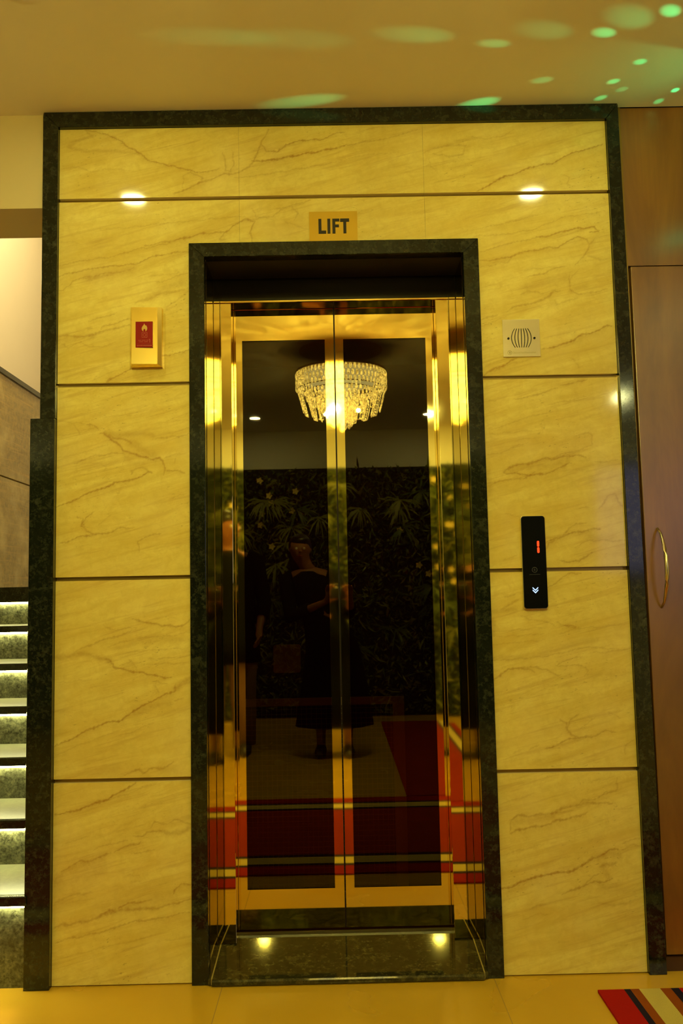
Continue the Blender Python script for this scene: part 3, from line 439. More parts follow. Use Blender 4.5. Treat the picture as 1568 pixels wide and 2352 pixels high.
# ================================================================ fittings on the marble
t=thing('lift_sign','gold LIFT sign with dark letters above the lift door','sign',(0,-.002,2.262))
box('plate',(-.0765,-.0032,2.2618),(.0775,-.0005,2.3615),'sign',t)
bm=B(); h0,h1=2.2878,2.3372; y0,y1=-.0042,-.0031
def LB(a,b,c,d): bx(bm,(a,y0,c),(b,y1,d))
LB(-.0470,-.0375,h0,h1); LB(-.0375,-.0225,h0,h0+.0105)
LB(-.0185,-.0090,h0,h1)
LB(-.0025,.0070,h0,h1); LB(.0070,.0200,h1-.0095,h1); LB(.0070,.0185,h0+.0205,h0+.0300)
LB(.0225,.0515,h1-.0110,h1); LB(.0325,.0420,h0,h1-.0110)
obj('lettering',bm,'ink',t,label='dark capital letters LIFT')

# fire alarm switch
fx0,fx1,fz0,fz1=-.6430,-.5450,1.8600,2.0500
t=thing('fire_switch','gold box with red flame panel left of the lift door','fire switch',(-.594,0,1.86))
bm=B()
o_=[(fx0,fz0),(fx1,fz0),(fx1,fz1),(fx0,fz1)]; i_=[(fx0+.007,fz0+.006),(fx1-.012,fz0+.006),(fx1-.012,fz1-.003),(fx0+.007,fz1-.003)]
rings=[[bm.verts.new((a,y,b)) for a,b in q] for q,y in ((o_,.0004),(o_,-.020))]+[[bm.verts.new((a,-.0355 if a<-.6 else -.0285,b)) for a,b in i_]]
for q,w in zip(rings[:-1],rings[1:]):
    for k in range(4): bm.faces.new([q[k],q[(k+1)%4],w[(k+1)%4],w[k]])
bm.faces.new(rings[2]); bm.faces.new(rings[0])
obj('housing',bm,'steel_hi',t)
rp=box('red_panel',(-.6235,-.0362,1.9180),(-.5700,-.0300,2.0000),'red_panel',t,label='dark red instruction panel')
def flame(bm,cx,cz,s,y0,y1):
    pts=[(-.1,1.),(-.25,.62),(-.62,.25),(-.82,-.15),(-.78,-.55),(-.5,-.88),(-.32,-.95),(-.38,-.65),(-.2,-.4),(-.05,-.25),(.12,-.45),(.3,-.62),(.28,-.95),(.5,-.85),(.76,-.5),(.80,-.05),(.62,.35),(.42,.56),(.38,.30),(.2,.62),(.02,.72)]
    prism(bm,[(cx+a*s,cz+b*s*1.25) for a,b in pts],y0,y1)
bm=B(); flame(bm,-.5955,1.9810,.0105,-.0368,-.0360); obj('flame_mark',bm,'flame',rp,label='golden flame symbol')
bm=B()
def frame_sq(bm,x0,z0,x1,z1,t_,y0,y1):
    bx(bm,(x0,y0,z0),(x1,y1,z0+t_)); bx(bm,(x0,y0,z1-t_),(x1,y1,z1)); bx(bm,(x0,y0,z0+t_),(x0+t_,y1,z1-t_)); bx(bm,(x1-t_,y0,z0+t_),(x1,y1,z1-t_))
def ring(bm,cx,cz,r0,r1,y0,y1,seg=24):
    for k in range(seg):
        a,b=2*PI*k/seg,2*PI*(k+1)/seg
        prism(bm,[(cx+r0*math.cos(a),cz+r0*math.sin(a)),(cx+r1*math.cos(a),cz+r1*math.sin(a)),(cx+r1*math.cos(b),cz+r1*math.sin(b)),(cx+r0*math.cos(b),cz+r0*math.sin(b))],y0,y1)
frame_sq(bm,-.6040,1.9490,-.5870,1.9655,.0011,-.0367,-.0360); ring(bm,-.5955,1.9572,.0038,.0050,-.0367,-.0360)
# two short text lines, the numeral and the footer line (too small to be legible in the photograph)
for a,b,z in ((-.615,-.606,1.9395),(-.604,-.592,1.9395),(-.590,-.583,1.9395),(-.613,-.600,1.9345),(-.597,-.585,1.9345)): bx(bm,(a,-.0367,z),(b,-.0360,z+.0013))
bx(bm,(-.5797,-.0367,1.9325),(-.5780,-.0360,1.9435)); bx(bm,(-.5815,-.0367,1.9420),(-.5797,-.0360,1.9435))
for k in range(11): bx(bm,(-.619+k*.0043,-.0367,1.9215),(-.6165+k*.0043,-.0360,1.9245))
bx(bm,(-.6195,-.0367,1.9275),(-.574,-.0360,1.9279))
obj('print_marks',bm,'faint_red',rp)

# intercom plate
ix0,ix1,iz0,iz1=.5295,.6475,1.8745,1.9955
t=thing('speaker_plate','square brushed steel speaker plate with curved slots right of door','speaker',(.5885,0,1.8745))
box('plate',(ix0,-.004,iz0),(ix1,.0004,iz1),'steel',t,bevel=.0006)
bm=B(); ccx,ccz=.5885,1.9350
for k in range(-3,4):
    pts=[]
    for j in range(13):
        u=-1+j/6; zz=ccz+u*.0305; xx=ccx+k*(.0068+.0036*(1-u*u))*1.0
        pts.append((xx,-.0041,zz))
    for p,q in zip(pts[:-1],pts[1:]):
        w=.00115
        prism(bm,[(p[0]-w,p[2]),(p[0]+w,p[2]),(q[0]+w,q[2]),(q[0]-w,q[2])],-.0046,-.0038)
obj('slot_grille',bm,'slot',t)
for sx in (-1,1):
    bm=B(); lathe(bm,[(.0036,-.0055),(.0036,-.0038)],(ccx+sx*.0412,0,ccz-.001),16,'y'); obj('screw',bm,'slot',t)
bm=B(); ring(bm,.5500,1.8880,.0058,.0068,-.0044,-.0038); bx(bm,(.5493,-.0044,1.8845),(.5507,-.0038,1.8915)); bx(bm,(.5478,-.0044,1.8875),(.5522,-.0038,1.8890))
x=.5600
for k,(w,h) in enumerate([(.004,.0052),(.003,.003),(.003,.003),(.0035,.003),(.003,.003),(.0035,.0042),(.003,.003),(.003,.003),(.004,.005),(.003,.003),(.003,.003),(.0035,.003),(.003,.003),(.003,.0042),(.003,.003),(.003,.0045)]):
    frame_sq(bm,x,1.8855,x+w,1.8855+h,.0006,-.0043,-.0038); x+=w+.0014
obj('engraved_logo',bm,'engrave',t)

# call panel
t=thing('call_panel','tall black lift call panel showing red floor digit','call panel',(.598,0,1.083))
bm=B(); prism(bm,rrect(.5605,1.0815,.6355,1.3685,.009),-.014,.0004); obj('back_shell',bm,'steel',t,bevel=.001,label='thin grey metal rim')
bm=B(); prism(bm,rrect(.5620,1.0835,.6350,1.3675,.009),-.0175,-.0135); fcp=obj('glass_face',bm,'black_glass',t,bevel=.001)
bm=B(); prism(bm,rrect(.6080,1.2722,.6146,1.2905,.0032),-.0184,-.0174); prism(bm,rrect(.6080,1.2532,.6146,1.2708,.0032),-.0184,-.0174); obj('digit',bm,'led_red',fcp,label='glowing red floor digit 1')
bm=B()
def chev(cz):
    a=[(.5895,cz+.0065),(.5975,cz),(.6055,cz+.0065)]
    w=.0026
    prism(bm,[(a[0][0],a[0][1]+w),(a[0][0]-.001,a[0][1]),(a[1][0],a[1][1]-w),(a[2][0]+.001,a[2][1]),(a[2][0],a[2][1]+w),(a[1][0],a[1][1]+w*.6)],-.0183,-.0174)
chev(1.1395); chev(1.1320)
obj('down_arrow',bm,'led_blue',fcp,label='glowing blue white double down arrow')
bm=B(); ring(bm,.5975,1.2015,.0066,.0086,-.0180,-.0174); bx(bm,(.5965,-.0180,1.1975),(.5985,-.0174,1.2055)); bx(bm,(.5940,-.0180,1.2005),(.6010,-.0174,1.2022))
for k in range(10): bx(bm,(.5810+k*.0034,-.0180,1.1865),(.5832+k*.0034,-.0174,1.1882))
obj('printed_logo',bm,'grey_print',fcp)

# ================================================================ copper laminate wall and door at right
shell('wall_front_right',[((.942,.018,2.1725),(2.2,.14,CZ)),((1.90,.018,0),(2.2,.14,2.1725)),((.93,.05,0),(1.90,.14,2.1725)),((2.2,.018,0),(4.1,.14,CZ))],'wood')
d=struct(box('door_1',(.953,.014,.045),(1.90,.0495,2.1685),'wood',bevel=.002)); d['label']='copper brown laminate door right of the lift wall'
bm=B(); pts=[]
for j in range(15):
    u=j/14; pts.append((.9935,.004-.052*math.sin(PI*u)**.8 if 0<u<1 else .012,1.078+.246*u))
tube(bm,pts,[.0035+.003*math.sin(PI*j/14) for j in range(15)],8)
h=obj('door_handle',bm,'steel',d,smooth=True); h['label']='slim bowed metal pull handle'
struct(box('baseboard_right',(.945,.010,0),(1.90,.049,.040),'wood_dark'))

# ================================================================ staircase
st=thing('staircase','dark granite stairs with glowing strips under each nosing','staircase',(-1.4,0,0))
zs=[.270,.419,.568,.717,.866,1.020]; y0=-.045+.012; tr=.293
ys=[-.028,.262,.553,.842,1.127,1.417]
XL,XR=-1.93,-.945
def step(k):
    z=zs[k]; zp=zs[k-1] if k else 0
    yn=ys[k]; yr=yn+.03; yb=(ys[k+1]+.03) if k<5 else 1.76
    p=box('riser',(XL,yr,zp),(XR,yr+.03,z-.03),'granite_stair',st)
    bm=B(); bx(bm,(XL,yn+.022,z-.0280),(XR,yb+.0,z)); tp=obj('tread',bm,'tread',st)
    bm=B(); bx(bm,(XL,yn,z-.0285),(XR,yn+.022,z+.0004)); obj('nosing',bm,'granite',tp,bevel=.003)
    bm=B(); bx(bm,(XL,yr-.014,z-.0365),(XR,yr-.002,z-.0300)); obj('light_strip',bm,'led',p,label='glowing warm white strip light')
for k in range(6): step(k)
yl=1.71
p=box('riser',(XL,yl+.03,zs[-1]),(XR,yl+.06,1.13),'granite_stair',st)
box('light_strip',(XL,yl+.016,1.122),(XR,yl+.028,1.129),'led',p,label='glowing warm white strip light')
box('landing_edge',(XL,yl,1.1305),(XR,yl+.05,1.205),'granite',st,label='thick dark granite edge of landing')
box('landing',(XL,yl+.05,1.10),(XR,4.47,1.20),'tread',st)
bm=B()
for k in range(6):
    bx(bm,(XL,ys[k]+.06,0.001 if k==0 else zs[k-1]-.02),(XR,4.4,zs[k]-.03))
obj('stair_core',bm,'tread',st)
shell('wall_stair_left',[((-2.1,.2,0),(-1.95,4.6,4.6))],'wall_paint')
shell('wall_stair_back',[((-1.95,4.5,0),(-.80,4.6,4.6))],'wall_paint')
shell('ceiling_stairwell',[((-2.1,.235,4.6),(-.80,4.6,4.7))],'wall_paint')
shell('wall_over_beam',[((-1.95,.10,CZ+.1),(-.80,.235,4.6))],'wall_paint')
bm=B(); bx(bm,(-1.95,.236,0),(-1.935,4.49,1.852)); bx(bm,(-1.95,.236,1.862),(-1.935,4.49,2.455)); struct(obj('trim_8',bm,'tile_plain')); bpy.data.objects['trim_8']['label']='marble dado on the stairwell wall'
bm=B(); bx(bm,(-1.95,.236,2.4555),(-1.925,4.49,2.485)); struct(obj('trim_9',bm,'granite')); bpy.data.objects['trim_9']['label']='dark granite capping of the stairwell dado'
def area(name,loc,e,col,size,rot=(0,0,0),shape='DISK'):
    l=bpy.data.lights.new(name,'AREA'); l.energy=e; l.color=col; l.size=size; l.shape=shape
    o=bpy.data.objects.new(name,l); C.objects.link(o); o.location=loc; o.rotation_euler=rot; return o
# ================================================================ ceiling downlights
def downlight():
    t=thing('ceiling_downlight','x','downlight',(0,0,0),'round recessed ceiling downlights')
    bm=B(); n=32
    for (r0,h0),(r1,h1) in (((.058,0),(.056,-.006)),((.056,-.006),(.046,-.004)),((.046,-.004),(.043,-.001))):
        for k in range(n):
            a,b=2*PI*k/n,2*PI*(k+1)/n
            bm.faces.new([bm.verts.new((r*math.cos(q),r*math.sin(q),h)) for r,q,h in ((r0,a,h0),(r0,b,h0),(r1,b,h1),(r1,a,h1))])
    bmesh.ops.remove_doubles(bm,verts=bm.verts[:],dist=1e-5); obj('trim_ring',bm,'ring',t)
    bm=B(); lathe(bm,[(.042,0),(.042,-.003),(.030,-.0055)],(0,0,0),32); obj('lens',bm,'lamp',t)
    return t
DL=[(-.78,-.61,'downlight near the lift wall, left of the door'),(.79,-.62,'downlight near the lift wall, right of the door'),
    (-.705,-4.42,'downlight by the plant wall, reflected in left door glass'),(.83,-4.38,'downlight by the plant wall, reflected in right door frame'),
    (2.36,-4.38,'downlight by the plant wall, reflected in right granite strip'),(-2.95,-4.4,'downlight by the plant wall at the far left'),
    (1.95,-2.2,'downlight reflected as a soft blob in copper laminate'),(-1.95,-2.2,'downlight over the left side of the lobby'),
    (-2.3,-.62,'downlight near the front wall at the far left')]
proto=downlight()
bright=[c for c in proto.children if c.name.startswith('lens')][0].data.copy(); bright.materials[0]=M['lamp_bright']
for i,(x,y,lab) in enumerate(DL):
    if i==0: o=proto
    else:
        o=proto.copy(); C.objects.link(o)
        for ch in list(proto.children): c=ch.copy(); C.objects.link(c); c.parent=o
    o.location=(x,y,CZ-.0005); o['label']=lab
    if y<-4:
        for c in o.children:
            if c.name.startswith('lens'): c.data=bright

# ================================================================ chandelier
chx,chy=.045,-2.30
DZ=-.10
t=thing('chandelier','tiered round crystal chandelier glowing gold, reflected in the lift doors','chandelier',(chx,chy,2.705))
bm=B(); lathe(bm,[(.27,2.7045),(.27,2.697),(.25,2.692)],(chx,chy,0),40); obj('ceiling_plate',bm,'flame',t,bevel=.002)
bm=B(); lathe(bm,[(.03,2.69),(.03,2.56)],(chx,chy,0),16); obj('stem',bm,'chrome',t)
bm=B(); lathe(bm,[(.292,2.553),(.292,2.566),(.05,2.578)],(chx,chy,0),48); obj('light_shield_pan',bm,'flame',t)  # added opaque pan that blocks the chandelier's upward light
bm=B()
for r,z in ((.285,2.555),(.285,2.445),(.22,2.435),(.15,2.390),(.08,2.350)):
    n=48
    tube(bm,[(chx+r*math.cos(2*PI*k/n),chy+r*math.sin(2*PI*k/n),z) for k in range(n+1)],.004,6,caps=False)
for a in range(8):
    tube(bm,[(chx,chy,2.565),(chx+.285*math.cos(a*PI/4),chy+.285*math.sin(a*PI/4),2.555)],.0035,6)
obj('metal_rings',bm,'chrome',t)
def prismcr(bm,x,y,z0,z1,r,seg=4,rot=0):
    rs=[(r*.4,z1),(r,z1-.006),(r,z0+.006),(r*.3,z0)]; R2=[]
    for rr,z in rs: R2.append([bm.verts.new((x+rr*math.cos(rot+2*PI*k/seg),y+rr*math.sin(rot+2*PI*k/seg),z)) for k in range(seg)])
    for i in range(3):
        for k in range(seg): bm.faces.new([R2[i][k],R2[i][(k+1)%seg],R2[i+1][(k+1)%seg],R2[i+1][k]])
    bm.faces.new(R2[0][::-1]); bm.faces.new(R2[3])
for zt,nm in ((2.552,0),(2.512,1),(2.475,2)):
    bm=B(); n=64
    for k in range(n):
        a=2*PI*(k+.5*(nm%2))/n; prismcr(bm,chx+.287*math.cos(a),chy+.287*math.sin(a),zt-.036,zt,.0085,4,a)
    obj('crystal_row',bm,'crystal',t)
for r,zt,zb,n in ((.222,2.435,2.375,44),(.155,2.400,2.325,32),(.085,2.370,2.240,20)):
    bm=B()
    for row in range(2):
        for k in range(n):
            a=2*PI*(k+.5*row)/n; h=(zt-zb)/2; prismcr(bm,chx+r*math.cos(a),chy+r*math.sin(a),zt-h*(row+1)+.002,zt-h*row,.0085,4,a)
    obj('crystal_tier',bm,'crystal',t)
# hanging U-shaped crystal loops, stepping in towards the centre
def loop(bm,r,a,zt,zb,w):
    tx,ty=-math.sin(a),math.cos(a); c=(chx+r*math.cos(a),chy+r*math.sin(a))
    ci=(chx+(r*.86)*math.cos(a),chy+(r*.86)*math.sin(a))
    for s in (-1,1): tube(bm,[(c[0]+tx*w*s,c[1]+ty*w*s,zt),(ci[0]+tx*w*s*.9,ci[1]+ty*w*s*.9,zb)],.0028,5)
    tube(bm,[(ci[0]-tx*w,ci[1]-ty*w,zb),(ci[0]+tx*w,ci[1]+ty*w,zb)],.0035,5)
    n=max(4,int((zt-zb)/.016))
    for j in range(n):
        u=(j+.5)/n; x=c[0]+(ci[0]-c[0])*u; y=c[1]+(ci[1]-c[1])*u; z=zt+(zb-zt)*u
        prismcr(bm,x,y,z-.008,z+.007,.0075,4,a)
for r,n,zt,zb,w in ((.283,11,2.445,2.295,.026),(.218,9,2.380,2.265,.024),(.150,6,2.330,2.245,.022)):
    for k in range(n):
        bm=B(); loop(bm,r,2*PI*k/n+.1,zt,zb,w); obj('crystal_loop',bm,'crystal',t)
for dx,dy,zb in ((0,0,2.170),(.045,.02,2.185),(-.03,.04,2.200),(.02,-.045,2.190),(-.05,-.02,2.205),(.06,-.03,2.210),(.0,.06,2.215)):
    bm=B(); lathe(bm,[(.004,2.370),(.010,2.360),(.010,zb+.03),(.012,zb+.015),(.004,zb)],(chx+dx,chy+dy,0),10); obj('crystal_drop',bm,'crystal',t,smooth=False)
bm=B(); lathe(bm,[(.20,2.560),(.25,2.550),(.25,2.500),(.17,2.480),(.11,2.430),(.05,2.390),(.02,2.360)],(chx,chy,0),24); obj('lamp_core',bm,'chand_glow',t,smooth=True,label='bright warm lit core')
for k in range(4):
    l=bpy.data.lights.new('chandelier_bulb','POINT'); l.energy=22; l.color=WARM; l.shadow_soft_size=.012
    o=bpy.data.objects.new('chandelier_bulb',l); C.objects.link(o); a=PI/2*k+.4; o.location=(chx+.115*math.cos(a),chy+.115*math.sin(a),2.30)

# ================================================================ party lamp: green beams on the ceiling and walls
pc=Vector((1.22,-.27,2.36))
t=thing('party_lamp','green beam party lamp under the ceiling beyond right edge','party lamp',pc)
bm=B(); lathe(bm,[(.03,2.704),(.03,2.695),(.008,2.69),(.008,2.50)],(1.22,-.27,0),16); obj('hanger',bm,'black_plastic',t)
bm=B(); tube(bm,[(1.14,-.27,2.50),(1.14,-.27,2.34),(1.14,-.27,2.33)],.006,8); tube(bm,[(1.30,-.27,2.50),(1.30,-.27,2.33)],.006,8); tube(bm,[(1.14,-.27,2.50),(1.30,-.27,2.50)],.006,8); obj('yoke',bm,'black_plastic',t)
bm=B(); lathe(bm,[(.02,2.29),(.062,2.30),(.070,2.33)],(1.22,-.27,0),24); obj('base',bm,'black_plastic',t,smooth=True)
bm=B(); lathe(bm,[(.066*math.cos(a),2.332+.05*math.sin(a)) for a in [i*PI/2/8*.98 for i in range(9)]],(1.22,-.27,0),24); obj('lens_dome',bm,'green_lens',t,smooth=True)
GREEN=(.03,1.,.30)
def beam(tx,ty,tz,e,rad,col=GREEN,blend=1.):
    T=Vector((tx,ty,tz)); src=pc+(T-pc).normalized()*.085; d=T-src
    l=bpy.data.lights.new('party_beam','SPOT'); l.energy=e; l.color=col; l.spot_size=max(math.radians(1.01),2*math.atan(rad/d.length)); l.spot_blend=blend; l.shadow_soft_size=.002
    o=bpy.data.objects.new('party_beam',l); C.objects.link(o); o.location=src; o.rotation_euler=d.to_track_quat('-Z','Y').to_euler()
for x,y,e,r in ((.93,-.463,1.7,.034),(.776,-.374,2.2,.032),(.472,-.332,2.6,.030),(.926,-.234,1.1,.022),(.653,-.148,1.5,.026),(.877,-.135,1.5,.020),(.865,-.045,1.5,.020),
                (.480,-.028,4.5,.040),(1.09,-.082,2.0,.016),(.918,-.091,.5,.020),(.609,-.388,.8,.06),(.831,-.438,.6,.07),(.248,-.377,1.2,.055),(-.10,-.365,.7,.07),(-.315,-.381,.8,.06),(-.082,-.055,2.6,.05),(1.06,-.02,.8,.02)):
    dd=math.hypot(x-1.22,y+.27); beam(x,y,CZ,e*5.2*max(1,(dd/.62)**2.2),r*.85)
for p,e,r in (((.80,.0,2.585),.8,.020),((1.02,.02,2.60),.14,.026),((1.05,.02,2.555),.14,.026)): beam(*p,e,r,(.25,1.,.12))
beam(.95,-.2,CZ,.9,.26)

# ================================================================ lit screen added at the back, out of view, for the blue reflections
t=thing('blue_emitter','wall screen glowing blue, added for the reflection in copper door','emitter',(3.0,-5.09,1.3))
box('emitter_frame',(2.30,-5.098,1.25),(4.0,-5.06,2.25),'black_plastic',t); box('face',(2.33,-5.060,1.28),(3.97,-5.055,2.22),'emitter',t,label='glowing violet blue display')

# ================================================================ planted wall
t=thing('green_wall','tall wall of artificial plants and flowers facing the lift','green wall',(0,-5.0,0))
box('backing_panel',(-3.25,-5.098,0.0),(2.28,-5.03,2.33),'moss',t)
def leaves(n,size,mats,xr,zr,yr,asp=.35,seed=1,name='leaves'):
    g=np.random.default_rng(seed)
    c=np.stack([g.uniform(*xr,n),g.uniform(*yr,n),g.uniform(*zr,n)],-1)
    L_=g.uniform(*size,n); a=g.uniform(0,2*PI,n); tilt=g.uniform(-.9,1.1,n)
    d=np.stack([np.cos(a)*np.cos(tilt),np.abs(np.sin(tilt))*.8+.1,np.sin(a)*np.cos(tilt)],-1); d/=np.linalg.norm(d,axis=1)[:,None]
    r=g.normal(size=(n,3)); s=np.cross(d,r); s/=np.linalg.norm(s,axis=1)[:,None]
    w=(L_*asp)[:,None]; L2=L_[:,None]; nn=np.cross(d,s)
    v=np.stack([c,c+d*L2*.45+s*w*.5+nn*L2*.08,c+d*L2,c+d*L2*.45-s*w*.5+nn*L2*.08],1).reshape(-1,3)
    me=bpy.data.meshes.new(name); f=np.arange(4*n).reshape(n,4)
    me.from_pydata(v.tolist(),[],np.concatenate([f[:,[0,1,2]],f[:,[0,2,3]]]).tolist())
    for q in mats: me.materials.append(M[q])
    mi=g.integers(0,len(mats),n); mi=np.concatenate([mi,mi]); me.polygons.foreach_set('material_index',mi.astype(np.int32)); me.update()
    o=bpy.data.objects.new(name,me); C.objects.link(o); o.parent=t; o['kind']='stuff'; return o
leaves(15000,(.03,.075),['leaf','leaf','leaf3','leaf2'],(-3.22,2.26),(.02,2.31),(-5.03,-4.99),.45,3)
leaves(3500,(.08,.16),['leaf','leaf3','leaf2'],(-3.22,2.26),(.1,2.30),(-5.02,-4.98),.16,4,'long_leaves')
g=random.Random(4)
for i in range(46):
    x=g.uniform(-1.6,1.7); z=g.uniform(.5,2.2); bm=B()
    for k in range(14):
        a=g.uniform(PI*.9,PI*2.1); ln=g.uniform(.14,.24); d=Vector((math.cos(a),.5,math.sin(a)*.9)).normalized(); p0=Vector((x,-4.99,z)); p1=p0+d*ln*.6; p2=p0+d*ln+Vector((0,0,-.05))
        s=d.cross(Vector((0,1,0))).normalized()*.007
        vs=[bm.verts.new(q) for q in (p0-s*.5,p0+s*.5,p1+s,p2,p1-s)]; bm.faces.new(vs)
    obj('grass_tuft' if i%2 else 'fern_frond',bm,['leaf2','leaf','leaf2'][i%3],t)
for i in range(34):
    x=g.choice((g.uniform(-.95,-.55),g.uniform(.55,1.3),g.uniform(-1.5,1.6))); z=g.uniform(1.2,2.25); bm=B()
    for k in range(5):
        a=2*PI*k/5; c_=Vector((x,-4.965,z)); u=Vector((math.cos(a),.25,math.sin(a))); s=Vector((-math.sin(a),0,math.cos(a)))*.013
        bm.faces.new([bm.verts.new(q) for q in (c_,c_+u*.018+s,c_+u*.036,c_+u*.018-s)])
    obj('flower',bm,'petal',t)

# ================================================================ carpets
def runner(name,label,x0,x1,y0,y1,along,border,z=0,left=True):
    """border: list of (width, material) from each long edge inward, then a field"""
    t=thing(name,label,'carpet',((x0+x1)/2,(y0+y1)/2,0))
    h=.007
    if along=='x': a0,a1=y0,y1
    else: a0,a1=x0,x1
    bands=[]; p=a0
    for w,m in (border if left else [(.02,'c_red')]): bands.append((p,p+w,m)); p+=w
    q=a1; tail=[]
    for w,m in border: tail.append((q-w,q,m)); q-=w
    bands.append((p,q,'c_field')); bands+=tail[::-1]
    ms=sorted({b[2] for b in bands}); 
    bm=B()
    for s,e,m in bands:
        if along=='x': bx(bm,(x0,s,z+.0008),(x1,e,z+h),ms.index(m))
        else: bx(bm,(s,y0,z+.0008),(e,y1,z+h),ms.index(m))
    obj('pile',bm,ms,t)
    return t
bd=[(.075,'c_red'),(.020,'c_navy'),(.012,'c_rust'),(.075,'c_cream'),(.018,'c_rust'),(.030,'c_navy')]
runner('carpet_runner','red carpet runner with cream border lines crossing before the lift',-3.2,1.9,-1.76,-.45,'x',[(.105,'c_red'),(.030,'c_navy'),(.09,'c_cream'),(.035,'c_navy')])
runner('entrance_runner','orange red runner with a cream line leading away from the lift',.36,.985,-4.6,-1.78,'y',[(.05,'c_red'),(.02,'c_navy'),(.055,'c_cream'),(.02,'c_navy')],left=False)
# small mat at the right, the only one in direct view
t=thing('striped_mat','striped red, navy and cream mat on floor at lower right','mat',(1.3,-.28,0))
bands=[(.705,.779,'c_mat'),(.779,.797,'c_navy'),(.797,.822,'c_rust'),(.822,.882,'c_cream'),(.882,.912,'c_rust'),(.912,.935,'c_navy'),(.935,1.75,'c_mat')]
ms=sorted({b[2] for b in bands}); bm=B()
for s,e,m in bands: bx(bm,(s,-.445,.0008),(e,-.118,.0085),ms.index(m))
obj('pile',bm,ms,t)

# ================================================================ people seen in the mirror steel
def skin_mesh(name,verts,edges,radii,m,parent,root=0,sub=2):
    me=bpy.data.meshes.new(name); me.from_pydata(verts,edges,[]); me.materials.append(M[m])
    o=bpy.data.objects.new(name,me); C.objects.link(o); o.parent=parent
    md=o.modifiers.new('skin','SKIN'); md.use_smooth_shade=True
    for i,r in enumerate(radii):
        r=r if isinstance(r,tuple) else (r,r); me.skin_vertices[0].data[i].radius=r
    me.skin_vertices[0].data[root].use_root=True
    sb=o.modifiers.new('sub','SUBSURF'); sb.levels=sub; sb.render_levels=sub
    return o
class G:
    def __init__(s): s.v=[]; s.e=[]; s.r=[]
    def add(s,p,r,par=None):
        s.v.append(tuple(p)); s.r.append(r)
        if par is not None: s.e.append((par,len(s.v)-1))
        return len(s.v)-1
    def chain(s,par,pts):
        for p,r in pts: par=s.add(p,r,par)
        return par
def hand(g,par,p,d,up,side,curl=.6):
    """palm and five fingers; d=pointing direction, up=back of hand normal, side=+1/-1 for the thumb side"""
    p=Vector(p); d=Vector(d).normalized(); up=Vector(up); up=(up-d*up.dot(d)).normalized(); s=d.cross(up)*side
    palm=g.chain(par,[(p+d*.03,(.026,.016)),(p+d*.065,(.030,.013))])
    for off,ln in ((.028,.066),(.010,.074),(-.009,.070),(-.027,.055)):
        b=p+d*.078+s*off; q=g.add(b,.0095,palm); dd=d; pos=b
        for j,f in enumerate((.42,.33,.25)):
            a=curl*(j+1)*.55; dd=d*math.cos(a)-up*math.sin(a); pos=pos+dd*ln*f; q=g.add(pos,.0088-.0008*j,q)
    b=p+d*.028+s*.030; q=g.add(b,.011,palm-1); dd=(d*.55+s*.8-up*.25).normalized()
    q=g.add(b+dd*.026,.0095,q); g.add(b+dd*.05+d*.006-up*.008,.0085,q)
